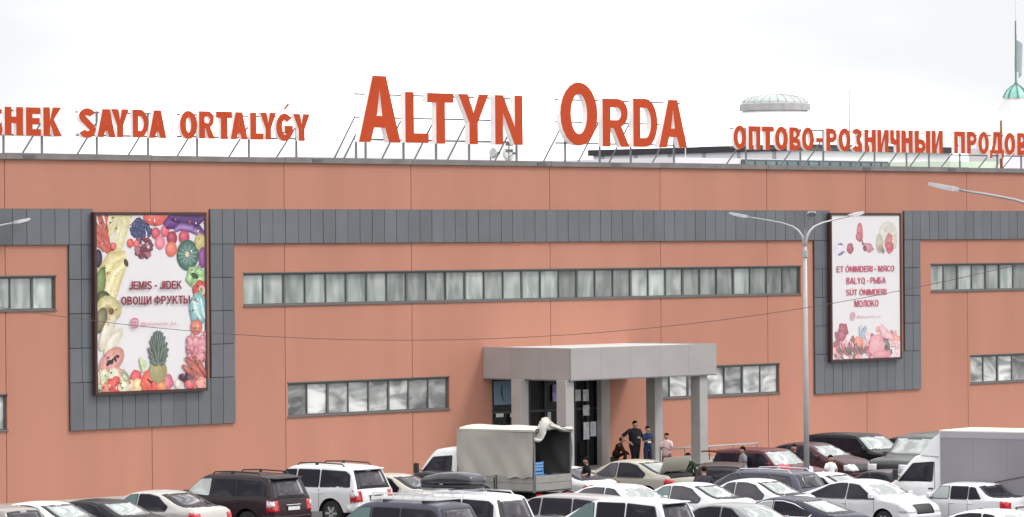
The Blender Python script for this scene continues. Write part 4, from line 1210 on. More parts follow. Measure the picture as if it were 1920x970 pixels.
# glass zones: belt, rear glass (z lo, z hi), windscreen (z lo, z hi), side glass polygons [(x,z)...]
SPEC = {
    'sedan': dict(o=SEDAN, W=1.80, belt=.93, rg=(1.09, 1.37), wsg=(1.07, 1.37), sill=.22, wh=(-1.37, 1.38), wr=.315, tum=.36,
                  sw=[[(.98, .95), (.32, 1.35), (.02, 1.385), (.02, .95)], [(-.06, .95), (-.06, 1.385), (-.45, 1.385), (-.80, 1.32), (-1.25, 1.08), (-1.18, .95)]]),
    'coupe': dict(o=COUPE, W=1.80, belt=.92, rg=(1.07, 1.32), wsg=(1.06, 1.33), sill=.22, wh=(-1.37, 1.38), wr=.32, tum=.38,
                  sw=[[(1.08, .95), (.38, 1.31), (.02, 1.35), (.02, .94)], [(-.05, .94), (-.05, 1.35), (-.35, 1.35), (-.72, 1.28), (-1.38, 1.04), (-1.25, .94)]]),
    'lada': dict(o=LADA, W=1.66, belt=.93, rg=(1.05, 1.32), wsg=(1.03, 1.32), sill=.28, wh=(-1.22, 1.22), wr=.29, tum=.26,
                 sw=[[(.82, .96), (.42, 1.32), (.06, 1.33), (.06, .96)], [(-.02, .96), (-.02, 1.33), (-.66, 1.33), (-.66, .96)], [(-.72, .96), (-.72, 1.32), (-.92, 1.30), (-1.18, .98)]]),
    'wagon': dict(o=WAGON, W=1.82, belt=.95, rg=(1.06, 1.38), wsg=(1.08, 1.39), sill=.24, wh=(-1.37, 1.38), wr=.32, tum=.34,
                  sw=[[(1.0, .97), (.35, 1.39), (.05, 1.42), (.05, .97)], [(-.03, .97), (-.03, 1.42), (-1.0, 1.42), (-1.05, .97)], [(-1.12, .98), (-1.08, 1.42), (-1.75, 1.37), (-1.92, 1.06)]]),
    'suv': dict(o=SUV, W=1.94, belt=1.16, rg=(1.19, 1.66), wsg=(1.29, 1.74), sill=.44, wh=(-1.42, 1.43), wr=.39, tum=.28,
                sw=[[(1.02, 1.24), (.48, 1.68), (.06, 1.70), (.06, 1.20)], [(-.02, 1.20), (-.02, 1.70), (-.88, 1.70), (-.93, 1.20)], [(-1.0, 1.20), (-.96, 1.70), (-1.90, 1.67), (-2.08, 1.56), (-2.14, 1.22)]]),
    'boxsuv': dict(o=BOXSUV, W=1.88, belt=1.16, rg=(1.22, 1.78), wsg=(1.28, 1.76), sill=.46, wh=(-1.27, 1.27), wr=.38, tum=.2,
                   sw=[[(.88, 1.24), (.42, 1.70), (.02, 1.74), (.02, 1.20)], [(-.06, 1.20), (-.06, 1.74), (-.95, 1.76), (-.98, 1.20)], [(-1.05, 1.22), (-1.04, 1.78), (-2.05, 1.78), (-2.1, 1.24)]]),
    'mpv': dict(o=MPV, W=1.82, belt=1.05, rg=(1.15, 1.60), wsg=(1.16, 1.62), sill=.28, wh=(-1.38, 1.40), wr=.33, tum=.27,
                sw=[[(1.18, 1.10), (.42, 1.60), (.18, 1.63), (.12, 1.08)], [(.02, 1.08), (.06, 1.64), (-.85, 1.64), (-.88, 1.08)], [(-.96, 1.08), (-.93, 1.64), (-1.80, 1.58), (-1.98, 1.16)]]),
    'cab': dict(o=CAB, W=1.90, belt=1.25, rg=None, wsg=(1.40, 2.0), sill=.42, wh=(.35,), wr=.36, tum=.18,
                sw=[[(.44, 1.32), (.0, 1.88), (-.55, 1.92), (-.55, 1.22), (.40, 1.22)]]),
}

def chaikin(p, n=2):
    for _ in range(n):
        q = [p[0]]
        for a, b in zip(p, p[1:]):
            q.append((a[0] * .78 + b[0] * .22, a[1] * .78 + b[1] * .22)); q.append((a[0] * .22 + b[0] * .78, a[1] * .22 + b[1] * .78))
        q.append(p[-1]); p = q
    return p

def resample(p, step):
    out = [p[0]]; acc = 0
    for a, b in zip(p, p[1:]):
        l = math.dist(a, b)
        while acc + l >= step:
            t = (step - acc) / l
            a = (a[0] + (b[0] - a[0]) * t, a[1] + (b[1] - a[1]) * t)
            out.append(a); l = math.dist(a, b); acc = 0
        acc += l
    out.append(p[-1])
    return out

def make_shell(sp, L, W, H):
    """parametric body: outline in side view swept across the width"""
    o = sp['o']
    L0 = max(a for a, b in o) - min(a for a, b in o); H0 = max(b for a, b in o)
    fx, fz = L / L0, H / H0
    out = resample(chaikin([(a * fx, b * fz) for a, b in o]), .055)
    belt, tum, sill = sp['belt'] * fz, sp['tum'], sp['sill'] * fz
    xmin, xmax = min(a for a, b in out), max(a for a, b in out)
    wheels = [x * fx for x in sp['wh']]
    Ra = sp['wr'] * 1.22
    def half(x, z):
        s_ = abs((x - (xmin + xmax) / 2) / ((xmax - xmin) / 2))
        y = W / 2 * (1 - .085 * s_ ** 3 - .05 * s_ ** 10)
        if z > belt: y -= .025 + tum * (z - belt) if z > belt + .02 else .025 * (z - belt) / .02 + tum * (z - belt)
        else:
            y -= .07 * ((belt - z) / belt) ** 2
            if abs(z - belt * .62) < .03: y -= .006
        return max(y, .2)
    def low(x):
        z = sill
        for xw in wheels:
            d = abs(x - xw)
            if d < Ra: z = max(z, sp['wr'] + math.sqrt(Ra * Ra - d * d))
        return z
    rr = .085
    J = 11; K = 4
    grid = []
    for i, (x, z) in enumerate(out):
        xc = min(max(x, xmin + .16), xmax - .16)
        c = (xc, min(low(xc), max(z, sill)))
        if z <= sill + .02: c = (xc, sill)
        d = math.dist(c, (x, z))
        r_ = min(rr, d * .45)
        row = []
        for j in range(J):            # side, from the sill up to where the corner starts
            t = j / (J - 1) * (1 - r_ / max(d, 1e-6))
            px_, pz_ = c[0] + (x - c[0]) * t, c[1] + (z - c[1]) * t
            row.append((px_, half(px_, pz_), pz_))
        ux, uz = ((x - c[0]) / d, (z - c[1]) / d) if d > 1e-6 else (0, 0)
        for k in range(1, K + 1):
            a = k / K * math.pi / 2
            dd = r_ * math.sin(a) - r_
            px_, pz_ = x + ux * dd, z + uz * dd
            row.append((px_, half(x, z) - r_ * (1 - math.cos(a)), pz_))
        a, b = out[max(i - 1, 0)], out[min(i + 1, len(out) - 1)]
        tx_, tz_ = b[0] - a[0], b[1] - a[1]
        l = math.hypot(tx_, tz_) or 1
        nx, nz = -tz_ / l, tx_ / l
        ye = row[-1][1]
        for k in range(1, 6):
            y = ye * (1 - k / 5)
            bul = .035 * (1 - (y / ye) ** 2) if ye else 0
            row.append((x + nx * bul, y, z + nz * bul))
        grid.append(row)
    return dict(out=out, grid=grid, half=half, J=J, K=K, belt=belt, fx=fx, fz=fz, wheels=wheels, xmin=xmin, xmax=xmax, low=low)

def full_ring(row):
    return row + [(a, -b, c_) for a, b, c_ in row[-2::-1]]

def shell_object(name, S, mats, parent):
    rings = [full_ring(r_) for r_ in S['grid']]
    n = len(rings[0])
    mb = MB()
    for r_ in rings: mb.v += r_
    for i in range(len(rings) - 1):
        for j in range(n - 1):
            a = i * n + j
            mb.f.append((a, a + n, a + n + 1, a + 1)); mb.m.append(0)
        mb.f.append((i * n, i * n + n - 1, (i + 1) * n + n - 1, (i + 1) * n)); mb.m.append(1)
    o = obj(name, mb, mats, parent)
    smooth_by_angle(o, 40)
    return o

def patch(name, S, pred, off, m, parent, both=True, edge=True, skip_side=None):
    """shell skin cells whose centre satisfies pred(x,y,z), lifted by off"""
    rings = [full_ring(r_) for r_ in S['grid']]
    n = len(rings[0]); mb = MB(); vid = {}
    def nrm(i, j):
        a = Vector(rings[min(i + 1, len(rings) - 1)][j]) - Vector(rings[max(i - 1, 0)][j])
        b = Vector(rings[i][min(j + 1, n - 1)]) - Vector(rings[i][max(j - 1, 0)])
        v = b.cross(a)
        if v.length < 1e-9: return Vector((0, 0, 0))
        v.normalize()
        return v
    def vert(i, j):
        if (i, j) not in vid:
            p_ = Vector(rings[i][j]); v = nrm(i, j)
            c0 = Vector((0, 0, S['belt'] * .8))
            if v.dot(p_ - c0) < 0 and abs(v.z) < .3: v = -v
            if v.z < -.3 and p_.z > S['belt'] * .5: v = -v
            vid[(i, j)] = len(mb.v); mb.v.append(tuple(p_ + v * off))
        return vid[(i, j)]
    for i in range(len(rings) - 1):
        for j in range(n - 1):
            cs = [rings[i][j], rings[i + 1][j], rings[i + 1][j + 1], rings[i][j + 1]]
            x = sum(q[0] for q in cs) / 4; y = sum(q[1] for q in cs) / 4; z = sum(q[2] for q in cs) / 4
            top = S['J'] + S['K'] - 1 <= j < n - S['J'] - S['K'] 
            if pred(x, y, z, top, j): 
                mb.f.append((vert(i, j), vert(i + 1, j), vert(i + 1, j + 1), vert(i, j + 1))); mb.m.append(0)
    if not mb.f: return None
    o = obj(name, mb, m, parent)
    bm = bmesh.new(); bm.from_mesh(o.data)
    bmesh.ops.remove_doubles(bm, verts=bm.verts, dist=1e-4)
    bmesh.ops.recalc_face_normals(bm, faces=bm.faces)
    if edge:
        r_ = bmesh.ops.solidify(bm, geom=list(bm.faces), thickness=.012)
    for f in bm.faces: f.smooth = True
    bm.to_mesh(o.data); bm.free()
    return o

def side_poly(name, S, poly, off, m, parent, sgn, round_=.035):
    """flat window/panel polygon given in side view, laid on the curved flank"""
    pts = []
    k = len(poly)
    for i in range(k):
        a, b, c_ = Vector(poly[i - 1]), Vector(poly[i]), Vector(poly[(i + 1) % k])
        d1, d2 = (a - b), (c_ - b)
        r_ = min(round_, d1.length * .45, d2.length * .45)
        p0, p1 = b + d1.normalized() * r_, b + d2.normalized() * r_
        for t in (0, .33, .67, 1): pts.append(p0 * (1 - t) ** 2 + b * 2 * t * (1 - t) + p1 * t * t)
    mb = MB()
    n = len(pts)
    cx_, cz_ = sum(p_.x for p_ in pts) / n, sum(p_.y for p_ in pts) / n
    fr = (1, .86, .7, .5, .25)
    mb.v = [(p_.x, sgn * (S['half'](p_.x, p_.y) - .02), p_.y) for p_ in pts]
    for q_ in fr:
        for p_ in pts:
            x, z = cx_ + (p_.x - cx_) * q_, cz_ + (p_.y - cz_) * q_
            mb.v.append((x, sgn * (S['half'](x, z) + off), z))
    mb.v.append((cx_, sgn * (S['half'](cx_, cz_) + off), cz_))
    for k in range(len(fr)):
        for i in range(n):
            j = (i + 1) % n
            mb.f.append((k * n + i, k * n + n + i, k * n + n + j, k * n + j)); mb.m.append(0)
    for i in range(n): mb.f.append((len(fr) * n + i, (len(fr) + 1) * n, len(fr) * n + (i + 1) % n)); mb.m.append(0)
    return obj(name, mb, m, parent)

_wh = {}
def wheel(parent, x, y, r_, sgn):
    key = round(r_, 3)
    if key not in _wh:
        wd = .11
        m_ = MB()
        m_.lathe([(r_ * .62, -wd), (r_ * .9, -wd), (r_, -wd * .7), (r_, wd * .7), (r_ * .9, wd), (r_ * .62, wd)], 24, axis='y')
        ty = m_.mesh('wheel', M['tyre'], True)
        m_ = MB()
        m_.lathe([(.01, .0), (r_ * .12, .01), (r_ * .2, -.015), (r_ * .55, -.035), (r_ * .6, .0), (r_ * .64, .012), (r_ * .64, -.08), (.01, -.08)], 24, axis='y', m=1)
        for k in range(6):
            a = 2 * math.pi * k / 6
            ca, sa = math.cos(a), math.sin(a)
            w2 = r_ * .07
            q_ = [(r_ * .1, -w2), (r_ * .6, -w2 * 1.2), (r_ * .6, w2 * 1.2), (r_ * .1, w2)]
            b_ = [(u * ca - v * sa, .012, u * sa + v * ca) for u, v in q_] + [(u * ca - v * sa, -.04, u * sa + v * ca) for u, v in q_]
            n = len(m_.v); m_.v += b_
            for f_ in ((0, 1, 2, 3), (0, 4, 5, 1), (1, 5, 6, 2), (2, 6, 7, 3), (3, 7, 4, 0)): m_.f.append(tuple(n + i for i in f_)); m_.m.append(0)
        rm = m_.mesh('rim', [M['rim'], M['dark_steel']])
        _wh[key] = (ty, rm)
    ty, rm = _wh[key]
    o = link('wheel', ty, parent, (x, y - sgn * .11, r_), 0 if sgn > 0 else math.pi)
    link('rim', rm, o, (0, .095, 0))
    return o

def car(kind, name, label, cat, col, px, py, yaw, L=None, W=None, H=None, glass_='car_glass', front_glass=None, rear_glass=None, screen='car_glass_grey',
        rails=False, metal=0, lights=True, tail='red', group=GRP, spoiler=False, hh=None, base=None, plate=True, cladding=None, rack=None, seal='trim'):
    sp = SPEC[kind]
    o = sp['o']
    L = L or max(a for a, b in o) - min(a for a, b in o); H = H or max(b for a, b in o); W = W or sp['W']
    p_ = base if base is not None else at_height(px, py, H + .02)
    root = thing(name, label, cat, (p_.x, p_.y, 0.004), R(yaw), group)
    S = make_shell(sp, L, W, H)
    fx, fz = S['fx'], S['fz']
    pm = paint(col, metal)
    shell_object('body', S, [pm, M['under']], root)
    # glass
    G = lambda k_: M[k_]
    ye = lambda x, z: S['half'](x, z) - .09
    if sp['rg']:
        lo, hi = sp['rg'][0] * fz, sp['rg'][1] * fz
        patch('rear_window_seal', S, lambda x, y, z, top, j: x < -.3 and lo - .035 < z < hi + .03 and abs(y) < ye(x, z) - .03, .003, M['trim'], root)
        patch('rear_window', S, lambda x, y, z, top, j: x < -.3 and lo < z < hi and abs(y) < ye(x, z) - .07, .012, G(rear_glass or screen), root)
    lo2, hi2 = sp['wsg'][0] * fz, sp['wsg'][1] * fz
    patch('windscreen', S, lambda x, y, z, top, j: x > -.1 and lo2 < z < hi2 and abs(y) < ye(x, z) - .06 and top, .006, G(screen), root)
    for sgn in (1, -1):
        for k, pl_ in enumerate(sp['sw']):
            gm_ = G(front_glass) if (k == 0 and front_glass) else G(glass_)
            pp = [(a * fx, b * fz) for a, b in pl_]
            mcx, mcz = sum(a for a, b in pp) / len(pp), sum(b for a, b in pp) / len(pp)
            side_poly('window_seal', S, [(mcx + (a - mcx) * (1 + .014 / max(abs(a - mcx), .12)), mcz + (b - mcz) * (1 + .022 / max(abs(b - mcz), .08))) for a, b in pp], .014, M[seal], root, sgn, .05)
            side_poly('side_window', S, pp, .020, gm_, root, sgn)
    # window surround strip, door gaps, handles, mirrors
    for sgn in (1, -1):
        sw = sp['sw']
        xs_ = sorted({(pl_[-1][0] + nx_[0][0]) / 2 * fx for pl_, nx_ in zip(sw, sw[1:])})
        bot = S['belt'] * .98
        mb = MB()
        lines = [[(xd, bot), (xd + .02, sp['sill'] * fz + .12)] for xd in xs_[:2]]
        if kind != 'cab': lines += [[(sw[0][0][0] * fx * .98, bot), (sw[0][0][0] * fx * .96, sp['sill'] * fz + .14)]]
        else: lines = [[(-.6, 2.0), (-.6, .55)], [(.45, 1.2), (.42, .9)]]
        for ln in lines:
            K_ = 8
            for k in range(K_):
                (xa1, za1), (xb1, zb1) = [(ln[0][0] + (ln[1][0] - ln[0][0]) * t, ln[0][1] + (ln[1][1] - ln[0][1]) * t) for t in (k / K_, (k + 1) / K_)]
                ya, yb_ = S['half'](xa1, za1) + .002, S['half'](xb1, zb1) + .002
                mb.quad((xa1 - .007, sgn * ya, za1), (xa1 + .007, sgn * ya, za1), (xb1 + .007, sgn * yb_, zb1), (xb1 - .007, sgn * yb_, zb1))
        obj('door_gap', mb, M['under'], root)
        for xd in ([x - .16 + .0 for x in xs_[:2]] if kind != 'cab' else [-.45]):
            z = S['belt'] * .86
            y = S['half'](xd, z)
            m_ = MB(); m_.bev(xd - .0, xd + .17, min(sgn * (y - .005), sgn * (y + .025)), max(sgn * (y - .005), sgn * (y + .025)), z, z + .035, .008)
            obj('door_handle', m_, pm if kind not in ('cab',) else M['trim'], root)
        xm, zm = sw[0][0][0] * fx - .08, S['belt'] + .10
        ym = S['half'](xm, zm)
        m_ = MB()
        y0, y1 = sorted((sgn * (ym + .02), sgn * (ym + .22)))
        m_.bev(xm - .06, xm + .07, y0, y1, zm - .06, zm + .09, .03)
        obj('mirror', m_, pm if kind != 'cab' else M['trim'], root)
    # lamps
    if lights:
        belt = S['belt']
        big = kind in ('suv', 'boxsuv', 'mpv', 'wagon')
        zl0, zl1 = (belt * .66, belt * .93) if big else (belt * .70, belt * .96)
        lx = .24 if kind != 'lada' else .2
        if kind != 'cab':
            for sgn in (1, -1):
                wdt = .30 if not big else .26
                o1 = patch('taillight', S, lambda x, y, z, top, j: x < S['xmin'] + lx and zl0 < z < zl1 and sgn * y > W / 2 - wdt - .05, .012, M['red_lens'], root)
                if tail == 'split':
                    zm_ = (zl0 + zl1) / 2
                    patch('reversing_light', S, lambda x, y, z, top, j: x < S['xmin'] + lx - .03 and zm_ < z < zl1 - .02 and sgn * y > W / 2 - wdt - .02, .022, M['clear_lens'], root)
        hz0, hz1 = (belt * .64, belt * .86) if kind != 'cab' else (.72, .92)
        for sgn in (1, -1):
            patch('headlight', S, lambda x, y, z, top, j: x > S['xmax'] - .36 and hz0 < z < hz1 and sgn * y > W / 2 - .50, .01, M['clear_lens'], root)
        patch('grille', S, lambda x, y, z, top, j: x > S['xmax'] - .3 and hz0 - .05 < z < hz1 and abs(y) < W / 2 - .52, .008, M['trim'], root)
        if kind != 'cab':
            for nm, cond in (('rear_bumper_trim', lambda x: x < S['xmin'] + .22), ('front_bumper_trim', lambda x: x > S['xmax'] - .22)):
                patch(nm, S, lambda x, y, z, top, j: cond(x) and z < sp['sill'] * fz + .10, .006, M['trim'], root)
        if plate and kind != 'cab':
            z = belt * (.66 if kind in ('sedan', 'coupe', 'lada') else .74)
            xs_r = min(a for a, b in S['out'] if abs(b - z) < .08)
            m_ = MB(); m_.box(xs_r - .055, xs_r - .03, -.27, .27, z - .065, z + .065); pf = obj('plate_frame', m_, M['trim'], root)
            m_ = MB(); m_.box(xs_r - .062, xs_r - .0551, -.255, .255, z - .052, z + .052); obj('licence_plate', m_, M['plate'], root)
            m_ = MB(); m_.bev(xs_r - .06, xs_r - .02, -.32, .32, z + .085, z + .115, .008); obj('plate_garnish', m_, M['chrome'], root)
            zf = hz0 - .12
            xf = max(a for a, b in S['out'] if abs(b - zf) < .08)
            m_ = MB(); m_.box(xf + .035, xf + .05, -.26, .26, zf - .055, zf + .055); obj('licence_plate', m_, M['plate'], root)
    if kind != 'cab':
        bz = S['belt'] * .58
        patch('rear_bumper', S, lambda x, y, z, top, j: x < S['xmin'] + .36 and sp['sill'] * fz + .03 < z < bz, .035, pm, root)
        patch('front_bumper', S, lambda x, y, z, top, j: x > S['xmax'] - .36 and sp['sill'] * fz + .03 < z < bz, .03, pm, root)
        if kind in ('suv', 'boxsuv', 'mpv', 'wagon') and sp['rg']:
            z0 = sp['rg'][0] * fz + .03
            xw_ = min(a for a, b in S['out'] if abs(b - z0) < .07)
            m_ = MB(); m_.tube([(xw_ - .05, .0, z0 - .02), (xw_ + .0, .22, z0 + .10), (xw_ + .04, .42, z0 + .16)], .011, 5); obj('rear_wiper', m_, M['trim'], root)
    if spoiler:
        zt_ = sp['rg'][1] * fz
        xt = min(a for a, b in S['out'] if b > zt_ + .04)
        m_ = MB()
        yw = S['half'](xt, zt_) - .12
        m_.bev(xt - .20, xt + .12, -yw, yw, zt_ + .05, zt_ + .10, .02)
        obj('roof_spoiler', m_, pm if spoiler is True else M[spoiler], root)
    if rails:
        for sgn in (1, -1):
            y = sgn * (S['half'](-.6, H) - .14)
            m_ = MB(); zt2 = H + .0
            m_.tube([(-1.75 * fx, y, zt2 - .06), (-1.62 * fx, y, zt2 + .05), (-.6, y, zt2 + .075), (.1, y, zt2 + .05), (.22, y, zt2 - .04)], .022, 6)
            m_.box(-.65, -.55, y - .02, y + .02, zt2 - .05, zt2 + .07)
            obj('roof_rail', m_, M['trim'] if rails is True else M[rails], root, smooth=False)
    for xw in S['wheels']:
        for sgn in (1, -1): wheel(root, xw, sgn * (S['half'](xw, .5) - .015), sp['wr'], sgn)
    return root, S

WHITE = (.70, .70, .715); BEIGE = (.46, .43, .38); BLACK = (.012, .011, .013); PLUM = (.035, .022, .026)
Y = 94
cars = []
def addcar(*a, **k):
    cars.append(car(*a, **k)); return cars[-1]
addcar('mpv', 'parked_car', 'grey beige car showing only its roof edge in the bottom left corner', 'car', (.30, .28, .26), -55, 946, Y)
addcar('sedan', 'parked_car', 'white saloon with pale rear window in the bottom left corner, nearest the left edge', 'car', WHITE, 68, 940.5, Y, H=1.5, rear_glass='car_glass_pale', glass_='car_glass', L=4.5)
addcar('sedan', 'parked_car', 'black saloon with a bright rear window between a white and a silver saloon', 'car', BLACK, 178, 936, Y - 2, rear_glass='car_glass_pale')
addcar('sedan', 'parked_car', 'silver beige saloon with red tail lights beside the black off-roader', 'car', (.50, .48, .45), 292, 919.5, Y, metal=.1, screen='car_glass_grey', front_glass='car_glass_teal')
addcar('suv', 'off_road_car', 'black plum off-roader with roof rails, left of the white one', 'off-road car', PLUM, 435, 885, Y, rails=True, tail='split', spoiler='trim', screen='car_glass_grey', front_glass='car_glass_pale')
addcar('suv', 'off_road_car', 'white off-roader with black roof rails, wheel showing, parked left of the canvas truck', 'off-road car', WHITE, 592, 868.5, Y, rails=True, tail='split', spoiler=True, screen='car_glass_grey')
addcar('sedan', 'parked_car', 'beige saloon seen over the white roof rack, right of the white off-roader', 'car', (.52, .48, .42), 725, 888, Y, H=1.45, L=4.2, W=1.62, screen='car_glass_grey')
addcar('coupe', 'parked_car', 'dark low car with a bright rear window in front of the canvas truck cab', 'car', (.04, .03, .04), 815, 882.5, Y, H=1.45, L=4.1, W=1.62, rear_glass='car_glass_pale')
r8, S8 = addcar('suv', 'off_road_car', 'dark navy off-roader with a white roof basket at the bottom edge', 'off-road car', (.07, .07, .095), 735, 937, Y + 2, front_glass='car_glass_teal', screen='car_glass_grey', glass_='car_glass', H=1.86)
r9, S9 = addcar('suv', 'off_road_car', 'white off-roader carrying a long black roof box', 'off-road car', WHITE, 853, 922, Y, screen='car_glass_grey', L=4.5, W=1.84, rails='rim')
# truck-side and right half
addcar('sedan', 'parked_car', 'white saloon mostly hidden behind the open canvas truck, man in black at its tail', 'car', WHITE, 1040, 874, Y, glass_='car_glass', rear_glass='car_glass_grey', L=4.1, H=1.38)
r12, S12 = addcar('sedan', 'parked_car', 'beige saloon with its boot lid raised in front of the entrance', 'car', (.44, .41, .35), 1184, 862, Y, L=4.4, rear_glass='car_glass_pale', glass_='car_glass', front_glass='car_glass_grey')
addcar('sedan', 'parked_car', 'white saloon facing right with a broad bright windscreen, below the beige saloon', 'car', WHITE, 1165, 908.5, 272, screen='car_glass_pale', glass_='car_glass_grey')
addcar('wagon', 'parked_car', 'grey estate car squeezed between the roof box off-roader and the white people carrier', 'car', (.36, .34, .35), 1045, 925, Y + 3, glass_='car_glass', rear_glass='car_glass_grey')
addcar('mpv', 'people_carrier', 'large white people carrier with dark windows at the bottom edge', 'people carrier', WHITE, 1154, 932, Y, front_glass='car_glass_teal', glass_='car_glass', screen='car_glass_grey', spoiler=True, H=1.76, L=4.6, W=1.76)
addcar('sedan', 'parked_car', 'white saloon with a pale rear window, directly right of the white people carrier', 'car', WHITE, 1284, 905, Y, L=4.3, W=1.72, rear_glass='car_glass_pale', front_glass='car_glass_teal', glass_='car_glass_grey')
addcar('sedan', 'parked_car', 'white saloon in the row before the dark blue estate, left of the lamp post', 'car', WHITE, 1404, 898, Y, rear_glass='car_glass_pale', glass_='car_glass_grey', L=4.1, W=1.7, H=1.5)
addcar('wagon', 'parked_car', 'long dark blue estate behind the white saloons, left of the lamp post', 'car', (.10, .10, .135), 1412, 880, Y + 3, L=4.6, H=1.55, rails='rim', glass_='car_glass_grey')
addcar('sedan', 'parked_car', 'white saloon half hidden behind the lamp post, its rear towards the black off-roader', 'car', WHITE, 1532, 886, Y, L=4.2, H=1.38, rear_glass='car_glass_pale')
addcar('coupe', 'parked_car', 'dark navy saloon with chrome window line at the bottom edge below the lamp post', 'car', (.035, .036, .06), 1478, 931, Y, seal='chrome', rear_glass='car_glass_pale', glass_='car_glass', front_glass='car_glass_pale')
addcar('sedan', 'parked_car', 'grey teal saloon facing right with a bright windscreen at the bottom edge', 'car', (.24, .25, .25), 1385, 944, 272, screen='car_glass_pale', glass_='car_glass')
addcar('coupe', 'parked_car', 'white saloon facing right with sharp headlights and a dark grille', 'car', (.64, .64, .66), 1620, 899.5, 270, screen='car_glass_pale', glass_='car_glass', seal='trim', W=1.80, L=4.6, H=1.46)
addcar('lada', 'parked_car', 'boxy white saloon with red tail lights in front of the grey box truck', 'car', WHITE, 1808, 905, Y, L=3.9, H=1.32, rear_glass='car_glass', screen='car_glass_grey', front_glass='car_glass_pale')
addcar('sedan', 'parked_car', 'white saloon roof in the bottom right corner', 'car', WHITE, 1872, 956, 272, screen='car_glass_pale', glass_='car_glass')
addcar('suv', 'off_road_car', 'dark maroon car with its tailgate raised, nose to the right', 'off-road car', (.10, .016, .02), 1442, 841, 272, screen='car_glass_pale', glass_='car_glass', L=3.9, H=1.62)
addcar('sedan', 'parked_car', 'dark maroon grey saloon facing right with a bright windscreen, behind the lamp post', 'car', (.07, .03, .035), 1520, 830, 272, H=1.52, screen='car_glass_pale', glass_='car_glass', L=4.8)
addcar('suv', 'off_road_car', 'black off-roader with a sloping pale windscreen against the terracotta wall', 'off-road car', (.014, .013, .014), 1616, 813, 268, L=4.6, screen='car_glass_pale', H=1.66)
addcar('boxsuv', 'off_road_car', 'dark green grey boxy off-roader facing the camera left of the box truck', 'off-road car', (.09, .10, .095), 1730, 812, 186, screen='car_glass_pale', glass_='car_glass_teal', H=1.95)
addcar('sedan', 'parked_car', 'dark car behind the black off-roader, only its roof visible', 'car', (.03, .035, .03), 1700, 818, Y, H=1.42, L=4.2)
addcar('sedan', 'parked_car', 'dark saloon with a red tail light just left of the box truck cab', 'car', (.045, .04, .045), 1655, 881, Y, L=3.7, H=1.36)
addcar('wagon', 'parked_car', 'very dark brown car between the canopy column and the man in grey', 'car', (.020, .010, .009), 1356, 866, 36, H=1.5, L=4.0, glass_='car_glass', screen='car_glass')

# white roof basket on the navy off-roader
m_par = r8
bx_ = dict(x0=-1.9, x1=.15, y=.62, z=1.93)
for sgn in (1, -1):
    for dz in (0, .14):
        m_ = MB(); m_.box(bx_['x0'], bx_['x1'], sgn * bx_['y'] - .02, sgn * bx_['y'] + .02, bx_['z'] + dz, bx_['z'] + dz + .035); obj('basket_rail', m_, M['rim'] if 0 else paint(WHITE), r8)
for k in range(7):
    x = bx_['x0'] + (bx_['x1'] - bx_['x0']) * k / 6
    m_ = MB(); m_.box(x - .02, x + .02, -bx_['y'] + .021, bx_['y'] - .021, bx_['z'] + .001, bx_['z'] + .034); obj('basket_bar', m_, paint(WHITE), r8)
    for sgn in (1, -1):
        m_ = MB(); m_.box(x - .018, x + .018, sgn * bx_['y'] - .016, sgn * bx_['y'] + .016, bx_['z'] + .036, bx_['z'] + .139); obj('basket_post', m_, paint(WHITE), r8)
for x in (-1.5, -.2):
    m_ = MB(); m_.box(x - .03, x + .03, -.6, .6, 1.82, 1.929); obj('basket_foot', m_, M['trim'], r8)
# roof box on the white off-roader
rb = thing('roof_box', 'long black roof box on the roof of the white off-roader', 'roof box', (0, 0, 0))
rb.location = r9.location + Vector((0, .15, 1.90)); rb.rotation_euler = r9.rotation_euler; rb.scale = (.84, 1, 1.12)
def loaf(name, xs_, hw, zb_, zt_, m, par, seg=12):
    mb = MB()
    for (x, w_, t0, t1) in xs_:
        for k in range(seg):
            a = 2 * math.pi * k / seg
            cy_, cz_ = math.cos(a), math.sin(a)
            e = .5
            mb.v.append((x, hw * w_ * math.copysign(abs(cy_) ** e, cy_), (t0 + t1) / 2 + (t1 - t0) / 2 * math.copysign(abs(cz_) ** e, cz_)))
    n = len(xs_)
    for i in range(n - 1):
        for k in range(seg):
            mb.f.append((i * seg + k, i * seg + (k + 1) % seg, (i + 1) * seg + (k + 1) % seg, (i + 1) * seg + k)); mb.m.append(0)
    mb.f += [tuple(range(seg))[::-1], tuple((n - 1) * seg + k for k in range(seg))]; mb.m += [0, 0]
    return obj(name, mb, m, par, smooth=True)
mrb = mat('roof_box_plastic', (.035, .036, .045), .32, coat=.3)
loaf('lid', [(-1.18, .6, .22, .26), (-1.12, .92, .16, .36), (-.6, 1, .14, .45), (.1, 1, .13, .44), (.8, .88, .12, .34), (1.05, .6, .12, .24), (1.12, .3, .14, .18)], .42, 0, 0, mrb, rb)
loaf('tray', [(-1.08, .8, .10, .16), (-1.0, .96, .04, .17), (.9, .86, .04, .15), (1.04, .6, .08, .13)], .41, 0, 0, M['trim'], rb)
box('lock', -.1, .05, .425, .44, .14, .18, M['chrome'], rb)
for x in (-.7, .5): box('crossbar', x - .03, x + .03, -.7, .7, -.02, .035, M['rim'], rb)
